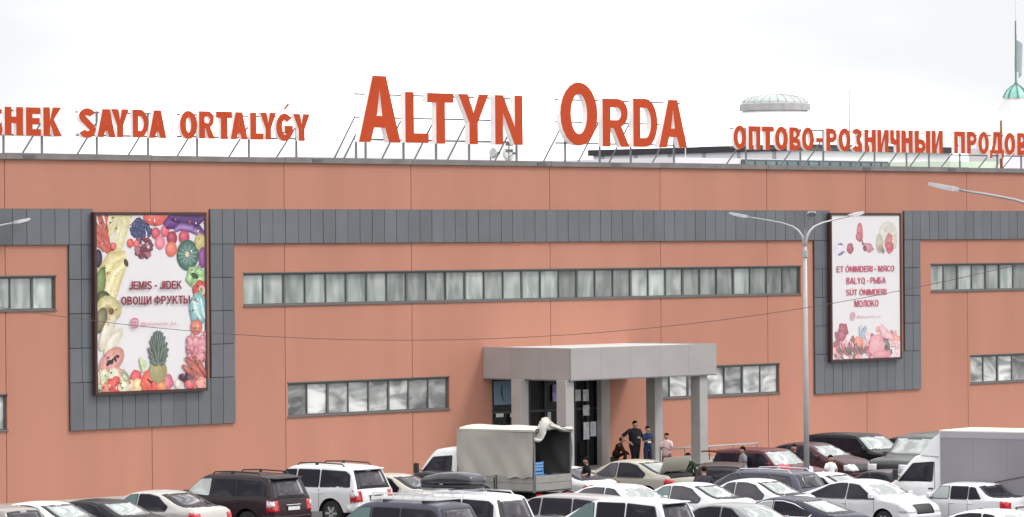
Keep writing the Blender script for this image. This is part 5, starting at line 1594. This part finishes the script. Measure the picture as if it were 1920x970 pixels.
# raised boot lid of the beige saloon and a black patch painting the shade of the open boot
hl = MB()
x0_ = -1.62
for k in range(6):
    t0_, t1_ = k / 6, (k + 1) / 6
    def lp_(t): return (x0_ - .28 * t - .06 * math.sin(t * 3), .98 + .62 * t + .05 * math.sin(t * 3))
    a, b = lp_(t0_), lp_(t1_)
    for y0, y1 in ((-.70, .70),):
        hl.quad((a[0], y0, a[1]), (a[0], y1, a[1]), (b[0], y1, b[1]), (b[0], y0, b[1]))
        hl.quad((a[0] + .05, y1, a[1]), (a[0] + .05, y0, a[1]), (b[0] + .05, y0, b[1]), (b[0] + .05, y1, b[1]))
        for yy in (y0, y1): hl.quad((a[0], yy, a[1]), (a[0] + .05, yy, a[1]), (b[0] + .05, yy, b[1]), (b[0], yy, b[1]))
e_ = lp_(1); hl.quad((e_[0], -.70, e_[1]), (e_[0], .70, e_[1]), (e_[0] + .05, .70, e_[1]), (e_[0] + .05, -.70, e_[1]))
lid = obj('boot_lid', hl, paint((.44, .41, .35)), r12)
box('lid_lining', x0_ - .30, x0_ - .06, -.5, .5, 1.12, 1.14, M['under'], r12)
patch('boot_shade_patch', S12, lambda x, y, z, top, j: -2.25 < x < -1.62 and top and z > .95 and abs(y) < .66, .01, M['under'], r12)  # black patch on the closed deck paints the shade inside the boot
for sgn in (1, -1):
    m_ = MB(); m_.tube([(-1.7, sgn * .62, 1.0), (-1.95, sgn * .64, 1.25)], .012, 5); obj('gas_strut', m_, M['rim'], r12)
# raised tailgate of the maroon car
rmr = cars[24][0]
m_ = MB()
for k in range(5):
    a, b = (-2.0 - .20 * k, 1.66 + .035 * k - .02 * k * k * .3), (-2.0 - .20 * (k + 1), 1.66 + .035 * (k + 1) - .02 * (k + 1) ** 2 * .3)
    m_.quad((a[0], -.68, a[1]), (b[0], -.66, b[1]), (b[0], .66, b[1]), (a[0], .68, a[1])); m_.quad((a[0], .68, a[1] - .05), (b[0], .66, b[1] - .05), (b[0], -.66, b[1] - .05), (a[0], -.68, a[1] - .05))
    for sgn in (1, -1): m_.quad((a[0], sgn * .68, a[1]), (b[0], sgn * .66, b[1]), (b[0], sgn * .66, b[1] - .05), (a[0], sgn * .68, a[1] - .05))
m_.quad((b[0], -.66, b[1]), (b[0], .66, b[1]), (b[0], .66, b[1] - .05), (b[0], -.66, b[1] - .05))
obj('tailgate', m_, paint((.10, .016, .02)), rmr).scale = (.80, 1, .90)
for sgn in (1, -1):
    t2 = MB(); t2.tube([(-1.80, sgn * .7, 1.15), (-2.05, sgn * .66, 1.48)], .012, 5); obj('gas_strut', t2, M['rim'], rmr)
# ================================================================== TRUCKS
def local_frame(root_name, label, corner, yaw, off):
    a = R(yaw)
    ox = off[0] * math.cos(a) - off[1] * math.sin(a); oy = off[0] * math.sin(a) + off[1] * math.cos(a)
    return thing(root_name, label, 'truck', (corner.x - ox, corner.y - oy, .004), a, GRP)

def add_cab(root, xoff, H=2.14, W=1.9, mirror_col='trim'):
    S = make_shell(SPEC['cab'], 2.3, W, H)
    for row in S['grid']:
        for k in range(len(row)): row[k] = (row[k][0] + xoff, row[k][1], row[k][2])
    h0 = S['half']; S['half'] = lambda x, z: h0(x - xoff, z)
    S['xmin'] += xoff; S['xmax'] += xoff
    pm = paint((.78, .78, .78))
    cb = shell_object('cab', S, [pm, M['under']], root)
    patch('windscreen', S, lambda x, y, z, top, j: x > xoff and 1.40 < z < 1.98 and top and abs(y) < .8, .006, M['car_glass_grey'], root)
    patch('headlight', S, lambda x, y, z, top, j: x > S['xmax'] - .3 and .75 < z < .95 and abs(y) > .5, .01, M['clear_lens'], root)
    patch('grille', S, lambda x, y, z, top, j: x > S['xmax'] - .3 and .55 < z < .95 and abs(y) < .48, .01, M['trim'], root)
    for sgn in (1, -1):
        side_poly('side_window', S, [(a + xoff, b) for a, b in [(.50, 1.30), (.02, 1.88), (-.70, 1.94), (-.70, 1.31), (.44, 1.31)]], .03, M['car_glass'], root, sgn, .06)
        mb = MB(); y_ = S['half'](xoff - .58, 1.2) + .004
        mb.box(xoff - .80, xoff - .788, min(sgn * y_, sgn * (y_ - .01)), max(sgn * y_, sgn * (y_ - .01)), .6, 1.95); obj('door_gap', mb, M['under'], root)
        box('door_handle', xoff - .74, xoff - .58, *sorted((sgn * (y_ - .01), sgn * (y_ + .03))), 1.08, 1.12, M['trim'], root)
        y0, y1 = sorted((sgn * (y_ + .12), sgn * (y_ + .2)))
        m_ = MB(); m_.bev(xoff + .42, xoff + .60, y0, y1, 1.35, 1.68, .02); mo = obj('mirror', m_, M['trim'], root)
        m_ = MB(); m_.tube([(xoff + .45, sgn * (y_ - .05), 1.45), (xoff + .5, sgn * (y_ + .14), 1.42)], .015, 5); obj('mirror_arm', m_, M['trim'], mo)
        wheel(root, xoff + .38, sgn * .9, .36, sgn)
    return S

tt_ = local_frame('canvas_truck', 'light truck with a beige canvas cover, open at the back, grey drop sides', at_height(1001, 925, .85), 96, (0, .98))
TL, TW, TZ0, TZ1 = 3.0, .98, 1.37, 2.80
for sgn in (1, -1):
    for x0 in (0.0, 1.55):
        for zz in (.90, 1.14):
            box('side_board', x0 + .03, x0 + 1.42, *sorted((sgn * (TW - .04), sgn * TW)), zz + .004, zz + .232, M['tarp_board'] if 'tarp_board' in M else M.setdefault('tarp_board', mat('board_paint', (.28, .27, .25), .6, noise=.12, nscale=4)), tt_)
    for x0 in (0.0, 1.49, 2.98):
        box('bed_post', x0 - .025, x0 + .025, *sorted((sgn * (TW - .06), sgn * (TW + .012))), .85, 1.375 if x0 == 1.49 else TZ1 - .04, M['steel'], tt_)
for zz in (.90, 1.14): box('tailgate_board', -.045, -.005, -TW + .06, TW - .06, zz + .004, zz + .232, M['tarp_board'], tt_)
box('bed_floor', .0, TL, -TW + .05, TW - .05, .86, .895, M['dark_steel'], tt_)
box('chassis_rail', .1, 4.8, -.45, -.33, .62, .80, M['under'], tt_); box('chassis_rail', .1, 4.8, .33, .45, .62, .80, M['under'], tt_)
box('underrun_bar', .02, .10, -.8, .8, .50, .60, M['dark_steel'], tt_)
for sgn in (1, -1):
    wheel(tt_, .95, sgn * .88, .36, sgn)
    box('taillight', -.06, -.01, *sorted((sgn * .62, sgn * .88)), .68, .80, M['red_lens'], tt_)
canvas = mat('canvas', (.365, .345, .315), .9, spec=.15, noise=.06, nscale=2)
canvas_shade = mat('canvas_shaded_inside', (.09, .085, .078), .95)  # same cloth, darkened in colour for the shade under the cover
canvas_top = mat('canvas_top', (.62, .575, .50), .9, noise=.05, nscale=2)  # same cloth, lightened in colour for the skylit top
def sag(x, z, sd_):
    t = (x) / TL; u = (z - TZ0) / (TZ1 - TZ0)
    f_ = .055 * math.sin(9 * t + 4.5 * u * (1 - t) + sd_) * (1 - .4 * u) + .032 * math.sin(23 * t - 7 * u + sd_ * 2) * (1 - u)
    f_ += -.05 * math.sin(math.pi * t) * math.sin(math.pi * u)
    return f_ * min(1, 6 * (1 - u)) 
for nm, sgn, sd_ in (('canvas_side', 1, .4), ('canvas_side', -1, 2.)):
    m_ = MB(); NX, NZ = 40, 18
    for j in range(NZ + 1):
        for i in range(NX + 1):
            x = TL * i / NX; z = TZ0 - .06 + (TZ1 - TZ0 + .06) * j / NZ
            drop = .05 * math.sin(i * .9) * (1 if j == 0 else 0)
            m_.v.append((x, sgn * (TW + .02 + sag(x, z, sd_)), z + drop * .6))
    n = len(m_.v)
    m_.v += [(x, y - sgn * .012, z) for x, y, z in m_.v[:n]]
    for j in range(NZ):
        for i in range(NX):
            a = j * (NX + 1) + i
            m_.f.append((a, a + 1, a + NX + 2, a + NX + 1)); m_.m.append(0)
            m_.f.append((n + a, n + a + NX + 1, n + a + NX + 2, n + a + 1)); m_.m.append(1)
    obj(nm, m_, [canvas, canvas_shade], tt_, smooth=True)
m_ = MB(); NX, NY = 24, 12
for j in range(NY + 1):
    for i in range(NX + 1):
        x = TL * i / NX; y = (TW + .03) * (2 * j / NY - 1)
        m_.v.append((x, y, TZ1 + .10 * (1 - (y / TW) ** 2) - .03 * abs(math.sin(2 * math.pi * x / TL)) * (1 - (y / TW) ** 2) - (.05 if j in (0, NY) else 0)))
n = len(m_.v)
m_.v += [(x, y, z - .015) for x, y, z in m_.v[:n]]
for j in range(NY):
    for i in range(NX):
        a = j * (NX + 1) + i
        m_.f.append((a, a + 1, a + NX + 2, a + NX + 1)); m_.m.append(0)
        m_.f.append((n + a, n + a + NX + 1, n + a + NX + 2, n + a + 1)); m_.m.append(1)
obj('canvas_top', m_, [canvas_top, canvas_shade], tt_, smooth=True)
m_ = MB(); m_.box(TL - .02, TL - .005, -TW + .03, TW - .03, .9, TZ1 + .02); obj('canvas_front', m_, canvas_shade, tt_)
m_ = MB(); m_.tube([(.0, TW, TZ1 - .06), (.0, .5, TZ1 + .0), (0, 0, TZ1 + .05), (0, -.5, TZ1 + .0), (0, -TW, TZ1 - .06)], .022, 6); obj('roof_bow', m_, M['steel'], tt_)
# rear flap thrown up over the roof, bunched and hanging at one side
rc = random.Random(5)
fl_pts = [(-.02, .98, 2.52, .05), (-.05, .80, 2.50, .09), (-.06, .72, 2.70, .13), (-.04, .55, 2.90, .16), (.04, .35, 2.97, .17), (.02, .12, 2.93, .12), (-.04, -.15, 2.86, .08), (-.07, -.45, 2.78, .09), (-.08, -.75, 2.76, .10), (-.05, -.97, 2.72, .06)]
m_ = MB()
fine = []
for i in range(len(fl_pts) - 1):
    p0, p1, p2, p3 = fl_pts[max(i - 1, 0)], fl_pts[i], fl_pts[i + 1], fl_pts[min(i + 2, len(fl_pts) - 1)]
    for q_ in range(5):
        t = q_ / 5
        fine.append(tuple(.5 * (2 * b + (c_ - a) * t + (2 * a - 5 * b + 4 * c_ - d) * t * t + (3 * b - a - 3 * c_ + d) * t ** 3) for a, b, c_, d in zip(p0, p1, p2, p3)))
SG = 28
for i, (x, y, z, r_) in enumerate(fine):
    for k in range(SG):
        a = 2 * math.pi * k / SG
        w_ = r_ * (1 + .30 * math.sin(2 * a + i * .22) + .16 * math.sin(5 * a - i * .35) + .07 * math.sin(9 * a + i * .8))
        m_.v.append((x + w_ * math.cos(a) * 1.25, y + .03 * math.sin(a * 2 + i * .3), z + w_ * math.sin(a) * .9))
for i in range(len(fine) - 1):
    for k in range(SG): m_.f.append((i * SG + k, i * SG + (k + 1) % SG, (i + 1) * SG + (k + 1) % SG, (i + 1) * SG + k)); m_.m.append(0)
m_.f += [tuple(range(SG))[::-1], tuple((len(fine) - 1) * SG + k for k in range(SG))]; m_.m += [0, 0]
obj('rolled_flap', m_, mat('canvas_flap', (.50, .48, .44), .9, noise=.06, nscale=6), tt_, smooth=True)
m_ = MB(); m_.tube([(-.02, -.95, 2.7), (-.06, -.99, 2.2), (-.02, -.97, 1.5), (-.01, -.98, 1.2)], .02, 5); obj('strap', m_, M['tarp_board'], tt_)
add_cab(tt_, 4.05)
# blue crates in the truck bed
crm = mat('blue_plastic', (.12, .30, .62), .5, noise=.08, nscale=6)
def crate(label, x, y, z, w_=.40, l_=.58, h_=.30, rz=0.0):
    a = tt_.rotation_euler.z
    p_ = Vector((x * math.cos(a) - y * math.sin(a), x * math.sin(a) + y * math.cos(a), z)) + tt_.location
    c_ = thing('crate', label, 'crate', p_, a + rz, 'blue crates in the canvas truck')
    t = .015
    box('crate_base', -w_ / 2, w_ / 2, -l_ / 2, l_ / 2, 0, t, crm, c_)
    for sgn in (1, -1):
        for k in range(3):
            z0 = t + .01 + k * (h_ - .03) / 3
            box('crate_slat', *sorted((sgn * (w_ / 2 - t), sgn * w_ / 2)), -l_ / 2 + .03, l_ / 2 - .03, z0, z0 + h_ / 3 - .035, crm, c_)
            box('crate_slat', -w_ / 2 + .03, w_ / 2 - .03, *sorted((sgn * (l_ / 2 - t), sgn * l_ / 2)), z0, z0 + h_ / 3 - .035, crm, c_)
        for s2 in (1, -1): box('crate_corner', *sorted((sgn * (w_ / 2 - .03), sgn * (w_ / 2 + .003))), *sorted((s2 * (l_ / 2 - .03), s2 * (l_ / 2 + .003))), t, h_, crm, c_)
crate('blue crate at the bottom of the stack on the left of the truck bed', .30, .62, .90)
crate('blue crate second from the bottom of the stack in the truck bed', .30, .62, 1.205)
crate('blue crate topmost of the stack on the left of the truck bed', .31, .61, 1.51, rz=.06)
crate('blue crate in the middle of the truck bed, right of the stack', .30, .02, .90, h_=.34)
crate('blue crate on top of the lower pile in the middle of the truck bed', .31, .0, 1.245, h_=.14, rz=-.05)

bt = local_frame('box_truck', 'white box truck with a plain grey box body at the right edge', at_height(1763, 808, 2.84), 99, (0, 1.02))
bt.scale = (.973, .973, .973)
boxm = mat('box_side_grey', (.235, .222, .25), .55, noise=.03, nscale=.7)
cor = mat('box_profile', (.60, .60, .62), .5)
boxband = mat('box_band', (.33, .31, .345), .5)
for k in range(4):
    a, b = -4.6 + 4.6 * k / 4, -4.6 + 4.6 * (k + 1) / 4
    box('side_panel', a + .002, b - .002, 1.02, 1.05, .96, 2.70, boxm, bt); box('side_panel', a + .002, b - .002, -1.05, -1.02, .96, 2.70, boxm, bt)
box('top_rail', -4.6, 0, 1.02, 1.062, 2.702, 2.90, boxband, bt); box('top_rail', -4.6, 0, -1.062, -1.02, 2.702, 2.90, boxband, bt)
box('bottom_rail', -4.6, 0, 1.0, 1.058, .88, .958, cor, bt); box('bottom_rail', -4.6, 0, -1.058, -1.0, .88, .958, cor, bt)
box('front_panel', .001, .04, -1.05, 1.066, .9, 2.92, cor, bt); box('rear_panel', -4.64, -4.601, -1.05, 1.05, .9, 2.90, cor, bt)
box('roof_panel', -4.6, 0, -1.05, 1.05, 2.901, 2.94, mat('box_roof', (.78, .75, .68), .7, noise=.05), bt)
box('floor_frame', -4.55, -.05, -.95, .95, .80, .878, M['under'], bt)
for sgn in (1, -1):
    box('chassis_rail', -4.4, 2.0, *sorted((sgn * .3, sgn * .45)), .55, .798, M['under'], bt)
    wheel(bt, -3.1, sgn * .95, .38, sgn); 
    box('mudguard', -3.6, -2.6, *sorted((sgn * .78, sgn * 1.0)), .77, .799, M['trim'], bt)
m_ = MB(); m_.tube([(-4.3, 1.075, 1.75), (-3.2, 1.07, 1.62), (-2.0, 1.075, 1.38), (-1.2, 1.07, 1.05)], .014, 5); obj('rope', m_, M['cable'], bt)
add_cab(bt, 1.06, H=2.14, W=1.95)
m_ = MB()
fa = [(.05, 2.10), (.85, 2.13), (.70, 2.30), (.45, 2.62), (.15, 2.82), (.05, 2.84)]
for sgn in (1, -1): m_.poly([(x, sgn * .82, z) for x, z in (fa if sgn < 0 else fa[::-1])])
for a, b in zip(fa, fa[1:]): m_.quad((a[0], -.82, a[1]), (a[0], .82, a[1]), (b[0], .82, b[1]), (b[0], -.82, b[1]))
o_ = obj('wind_deflector', m_, paint((.78, .78, .78)), bt)

# ================================================================== LAMP POSTS
def lamp_post(label, base, H=8.45, reach=2.5, dirs=((-.93, .3), (.72, .55), (.05, -1.0))):
    o = thing('street_lamp', label, 'street lamp', base, 0, 'triple arm street lamps')
    m_ = MB(); m_.tube([(0, 0, 0), (0, 0, H * .5), (0, 0, H)], [.098, .08, .058], 12); obj('pole', m_, M['lamp_metal'], o, smooth=True)
    m_ = MB(); m_.lathe([(.17, 0), (.17, .05), (.12, .07), (.115, .35), (.10, .37)], 12); obj('base_flange', m_, M['lamp_metal'], o)
    m_ = MB(); m_.lathe([(.067, H - .35), (.095, H - .33), (.095, H - .12), (.067, H - .1)], 12); obj('collar', m_, M['lamp_metal'], o)
    rv = Vector((math.sin(PHI), -math.cos(PHI), 0)); fv = Vector((math.cos(PHI), math.sin(PHI), 0))
    for (a, b) in dirs:
        d = (rv * a + fv * b).normalized()
        rc_ = reach if b > -.5 else reach * .72
        m_ = MB()
        prof_ = [(0, -.1), (.04, .15), (.10, .35), (.22, .52), (.42, .66), (.75, .77), (1.3, .88), (1.9, .98)]
        m_.tube([tuple(d * (u * rc_ / 2.5) + Vector((0, 0, H + v))) for u, v in prof_], [.045, .045, .042, .038, .034, .031, .028, .026], 8)
        arm = obj('arm', m_, M['lamp_metal'], o, smooth=True)
        tip = d * (1.9 * rc_ / 2.5) + Vector((0, 0, H + .98))
        s_ = Vector((-d.y, d.x, 0)); up = Vector((0, 0, 1))
        m_ = MB()
        L2 = .62
        for (u, wd_, z0, z1) in ((0, .05, -.03, .045), (.12, .13, -.045, .05), (.45, .15, -.03, .055), (L2, .09, -.005, .05)):
            c0 = tip + d * u + up * (u * .18)
            m_.v += [tuple(c0 + s_ * wd_ + up * z0), tuple(c0 - s_ * wd_ + up * z0), tuple(c0 - s_ * wd_ * .8 + up * z1), tuple(c0 + s_ * wd_ * .8 + up * z1)]
        for i in range(3):
            for k in range(4): m_.f.append((i * 4 + k, i * 4 + (k + 1) % 4, i * 4 + 4 + (k + 1) % 4, i * 4 + 4 + k)); m_.m.append(0)
        m_.f += [(3, 2, 1, 0), (12, 13, 14, 15)]; m_.m += [0, 0]
        obj('lamp_head', m_, M['lamp_metal'], arm)
    return o
pb = at_height(1513, 952, 0)
lamp_post('pale grey three arm street lamp standing full height among the white saloons', (pb.x, pb.y, 0))
pb = at_height(-66, 958, 0)
lamp_post('street lamp of which only one lamp head shows at the left edge', (pb.x, pb.y, 0))
pb = at_height(1978, 1244, 0)
lamp_post('nearer street lamp whose long arm reaches in from the right edge', (pb.x, pb.y, 0), H=8.62, dirs=((-.93, .3), (.72, .55), (.5, -1.0)))
# ================================================================== OVERHEAD CABLE
m_ = MB()
def cy(px):
    x0, y0, x1, y1, x2, y2 = 61, 586, 720, 638, 1690, 545
    return y0 * (px - x1) * (px - x2) / ((x0 - x1) * (x0 - x2)) + y1 * (px - x0) * (px - x2) / ((x1 - x0) * (x1 - x2)) + y2 * (px - x0) * (px - x1) / ((x2 - x0) * (x2 - x1))
m_.tube([tuple(at_depth(p_, cy(p_), 118)) for p_ in range(-400, 2401, 70)], .009, 5)
tag(obj('overhead_cable', m_, M['cable']), 'thin dark cable sagging across the whole facade', 'cable')

# ================================================================== PEOPLE
def limb(mb, pts, rad, seg=8): mb.tube(pts, rad, seg)
def person(label, px, py, H, face, shirt, trousers, pose='stand', arms=None, group='people outside the entrance', skin='skin', hair='hair', long_sleeve=False, base_z=0.0, build=1.0, printc=None, cap=None):
    top = H if pose != 'sit' else H * .55
    if pose == 'lean': top = H * .97
    p_ = at_height(px, py, top + base_z)
    o = thing('person', label, 'person', (p_.x, p_.y, base_z + .004), R(face), group)
    k = H / 1.75
    b = build
    lean = .18 if pose == 'lean' else 0
    def V_(x, y, z): return Vector((x * k, y * k, z * k))
    if pose == 'sit':
        hip = V_(-.05, 0, .42); chest = V_(.10, 0, .72); neck = V_(.16, 0, .86); head = V_(.22, 0, 1.0)
        dz = 0
    else:
        hip = V_(0, 0, .93); chest = V_(lean * .7, 0, 1.26); neck = V_(lean, 0, 1.47); head = V_(lean + .02, 0, 1.63)
    sh = [neck + V_(-.01, s_ * .185 * b, -.06) for s_ in (1, -1)]
    default = [(V_(.02, s_ * .26 * b, -.30) if pose != 'sit' else V_(.12, s_ * .1, -.28), V_(.14, s_ * .24 * b, -.54) if pose != 'sit' else V_(.34, s_ * .02, -.40)) for s_ in (1, -1)]
    A = []
    for i, s_ in enumerate((1, -1)):
        if arms and arms[i]:
            e, h = arms[i]
            A.append((sh[i] + V_(e[0], e[1] * s_, e[2]), sh[i] + V_(h[0], h[1] * s_, h[2])))
        else:
            e, h = default[i]
            A.append((Vector((neck.x, 0, neck.z)) + e, Vector((neck.x, 0, neck.z)) + h))
    if pose == 'sit':
        K_ = [V_(.36, s_ * .14, .50) for s_ in (1, -1)]; Fp = [V_(.34, s_ * .13, .07) for s_ in (1, -1)]
    elif pose == 'walk':
        K_ = [V_(.10, .09, .50), V_(-.06, -.09, .50)]; Fp = [V_(.20, .09, .07), V_(-.24, -.09, .09)]
    else:
        K_ = [V_(.03, s_ * .11, .49) for s_ in (1, -1)]; Fp = [V_(0, s_ * .12, .07) for s_ in (1, -1)]
    # one skinned body
    vs_, es_, rd = [], [], []
    def nv(p, r_, par=None):
        vs_.append(tuple(p)); rd.append(r_)
        if par is not None: es_.append((par, len(vs_) - 1))
        return len(vs_) - 1
    i0 = nv(hip, .115 * k)
    i1 = nv(hip.lerp(chest, .5), .105 * k * b, i0); i2 = nv(chest, .12 * k * b, i1); i3 = nv(neck - V_(0, 0, .05), .075 * k, i2)
    i4 = nv(neck + V_(0, 0, .03), .052 * k, i3); i5 = nv(head - V_(-.01, 0, .05), .072 * k, i4); i6 = nv(head + V_(0, 0, .02), .092 * k, i5); i7 = nv(head + V_(-.005, 0, .075), .065 * k, i6)
    nv(head + V_(.115, 0, -.02), .013 * k, i6)
    for s_ in (1, -1): nv(head + V_(0, s_ * .098, -.01), .014 * k, i6)
    for i in range(2):
        s_ = (1, -1)[i]
        a0 = nv(sh[i], .055 * k, i3); a1 = nv(A[i][0], .040 * k, a0); a2 = nv(A[i][1], .026 * k, a1)
        d = (A[i][1] - A[i][0]).normalized()
        a3 = nv(A[i][1] + d * .07 * k, .026 * k, a2)
        sd2 = d.cross(Vector((1, 0, .2))).normalized() if abs(d.x) < .8 else d.cross(Vector((0, 0, 1))).normalized()
        for fno, (sp_, ln) in enumerate(((-.030, .060), (-.010, .075), (.010, .080), (.030, .070))):
            f1 = nv(A[i][1] + d * .105 * k + sd2 * sp_ * k, .0095 * k, a3)
            f2 = nv(A[i][1] + (d * (.105 + ln * .55) + sd2 * sp_ * 1.1) * k + V_(.006, 0, 0), .0085 * k, f1)
            nv(A[i][1] + (d * (.10 + ln) + sd2 * sp_ * 1.1) * k + V_(.022, 0, -.004), .0075 * k, f2)
        t1 = nv(A[i][1] + (d * .055 + sd2 * -.045) * k, .0105 * k, a2); nv(A[i][1] + (d * .095 + sd2 * -.062) * k, .009 * k, t1)
        l0 = nv(hip + V_(0, s_ * .09, -.06), .088 * k * b, i0); l1 = nv(K_[i], .058 * k, l0); l2 = nv(Fp[i] + V_(-.02, 0, .03), .040 * k, l1); nv(Fp[i] + V_(.12, 0, -.03), .034 * k, l2)
    me = bpy.data.meshes.new('body'); me.from_pydata(vs_, es_, []); me.update()
    ob = link('body', me)
    md = ob.modifiers.new('skin', 'SKIN'); md.use_smooth_shade = True
    for i, v in enumerate(me.skin_vertices[0].data):
        v.radius = (rd[i], rd[i]); v.use_root = (i == 0)
    ms = ob.modifiers.new('sub', 'SUBSURF'); ms.levels = 1; ms.render_levels = 1
    bpy.context.view_layer.update()
    me2 = bpy.data.meshes.new_from_object(ob.evaluated_get(bpy.context.evaluated_depsgraph_get()))
    bpy.data.objects.remove(ob)
    me2.materials.clear(); me2.materials.append(M[skin])
    link('body', me2, o)
    # clothes
    m_ = MB()
    tv = [hip + V_(0, 0, -.06), hip + V_(0, 0, .06), hip.lerp(chest, .6), chest + V_(0, 0, .06), neck + V_(0, 0, -.03), neck + V_(0, 0, .03)]
    m_.tube(tv, [(.165 * k * b, .125 * k * b), (.17 * k * b, .13 * k * b), (.168 * k * b, .13 * k * b), (.185 * k * b, .135 * k * b), (.20 * k * b, .105 * k), (.075 * k, .075 * k)], 14)
    obj('shirt', m_, cloth(shirt), o, smooth=True)
    for i in range(2):
        m_ = MB()
        if long_sleeve: m_.tube([sh[i] - V_(0, (1, -1)[i] * .03, 0), A[i][0], A[i][1]], [.075 * k, .056 * k, .040 * k], 10)
        else: m_.tube([sh[i] - V_(0, (1, -1)[i] * .05, -.015), sh[i].lerp(A[i][0], .45), sh[i].lerp(A[i][0], .8)], [.078 * k, .068 * k, .066 * k], 10)
        obj('sleeve', m_, cloth(shirt), o, smooth=True)
        s_ = (1, -1)[i]
        m_ = MB(); m_.tube([hip + V_(0, s_ * .07, .05), hip + V_(0, s_ * .09, -.08), K_[i], Fp[i] + V_(-.02, 0, .05)], [.10 * k * b, .105 * k * b, .078 * k, .062 * k], 10)
        obj('trouser_leg', m_, cloth(trousers), o, smooth=True)
        m_ = MB(); f_ = Fp[i]; m_.bev(f_.x - .09 * k, f_.x + .19 * k, f_.y - .05 * k, f_.y + .05 * k, f_.z - .07 * k, f_.z + .035 * k, .025 * k); obj('shoe', m_, M['trim'], o)
        m_ = MB(); e_ = head + V_(.088, s_ * .034, .005); m_.lathe([(.001, -.012), (.010, -.006), (.012, 0), (.010, .006), (.001, .012)], 8, tuple(e_), 'x'); obj('eye', m_, M['eye'], o)
    m_ = MB(); mo_ = head + V_(.082, 0, -.062); m_.bev(mo_.x - .01, mo_.x + .012, -.025 * k, .025 * k, mo_.z - .006, mo_.z + .006, .003); obj('mouth', m_, cloth((.25, .08, .07)), o)
    # hair cap
    m_ = MB()
    hc = head + V_(-.012, 0, .03)
    for j in range(7):
        ph = math.pi / 2 * (1 - j / 6 * 1.25)
        for q_ in range(16):
            th = 2 * math.pi * q_ / 16
            r_ = .108 * k * math.cos(ph) if ph > 0 else .108 * k * (1 - .1 * j / 6)
            fr = max(0, math.cos(th))
            z = hc.z + .115 * k * math.sin(ph)
            if fr > .35: z = max(z, hc.z + .022 * k)
            m_.v.append((hc.x + r_ * math.cos(th), hc.y + r_ * .92 * math.sin(th), z))
    for j in range(6):
        for q_ in range(16): m_.f.append((j * 16 + q_, (j + 1) * 16 + q_, (j + 1) * 16 + (q_ + 1) % 16, j * 16 + (q_ + 1) % 16)); m_.m.append(0)
    obj('hair' if not cap else 'cap', m_, M[hair] if not cap else cloth(cap), o, smooth=True)
    if printc:
        m_ = MB(); cf = chest + V_(.14 * b, 0, -.10); m_.bev(cf.x - .02, cf.x + .012, -.08, .08, cf.z - .05, cf.z + .03, .01); obj('shirt_print', m_, cloth(printc), o)
    if pose == 'sit':
        m_ = MB(); m_.lathe([(.001, .33), (.17, .33), (.17, .29), (.15, .0), (.001, 0)], 12, (-.08, 0, 0)); obj_ = link('stool', m_.mesh('stool', cloth((.10, .06, .05))), None, (p_.x, p_.y, base_z + .004), R(face))
        tag(obj_, 'low dark stool under the seated person by the wall', 'stool')
    return o
hip_arm = ((-.10, .34, -.24), (.04, .06, -.42))
phone = ((.06, .05, -.28), (.30, -.10, -.20))
person('large man in a dark tee shirt with one hand on his hip under the canopy', 1190, 790, 1.80, 268, (.016, .016, .024), (.012, .012, .014), arms=(phone, hip_arm), base_z=.14, build=1.5, printc=(.35, .22, .12))
person('woman in a blue and white top standing beside the large man', 1214, 800, 1.68, 255, (.018, .035, .09), (.02, .03, .06), arms=(phone, ((.06, .04, -.26), (.26, -.06, -.18))), base_z=.14, printc=(.7, .7, .72), build=.9)
person('person in brown sitting low against the terracotta wall', 1156, 828, 1.68, 300, (.045, .02, .013), (.03, .016, .012), pose='sit', base_z=.14, long_sleeve=True)
person('young man in a pale pink shirt looking at his hands, right of the canopy column', 1250, 813, 1.66, 200, (.62, .46, .46), (.18, .05, .05), arms=(phone, phone))
person('man in a grey shirt walking in front of the handrail', 1393, 838, 1.74, 150, (.20, .19, .22), (.03, .03, .035), pose='walk')
person('man in a dark shirt seen from behind at the foot of the canopy column', 1320, 876, 1.72, 60, (.05, .045, .055), (.03, .03, .04), build=1.15)
person('person in black reaching out with bare arms behind the canvas truck', 1100, 858, 1.70, 150, (.010, .010, .012), (.012, .012, .014), arms=(((.10, .10, -.22), (.34, .06, -.26)), ((.10, .04, -.24), (.32, -.04, -.30))))
person('dark clad man bending forward beside the lamp post', 1494, 836, 1.74, 190, (.014, .012, .02), (.014, .012, .018), pose='lean', long_sleeve=True)
person('boy in a white tee shirt in front of the maroon saloon', 1557, 854, 1.60, 250, (.80, .80, .80), (.10, .10, .14), build=.9)
person('person in a white tee shirt just left of the lamp post, partly behind the roofs', 1516, 862, 1.52, 100, (.82, .82, .84), (.10, .10, .12), build=1.1)
person('person in dark green behind the raised boot lid', 1290, 850, 1.68, 210, (.02, .035, .022), (.02, .02, .022), long_sleeve=True)
# pink bag on the ground by the maroon car
pk = at_height(1470, 871, 1.25)
pbg = thing('shopping_bag', 'pink bag held high on the roof line beside the maroon car', 'bag', (pk.x, pk.y, .95))
loaf('bag_body', [(-.24, .5, .02, .12), (-.2, .9, 0, .26), (0, 1, 0, .32), (.18, .85, 0, .24), (.24, .45, .03, .12)], .2, 0, 0, cloth((.62, .12, .16)), pbg)
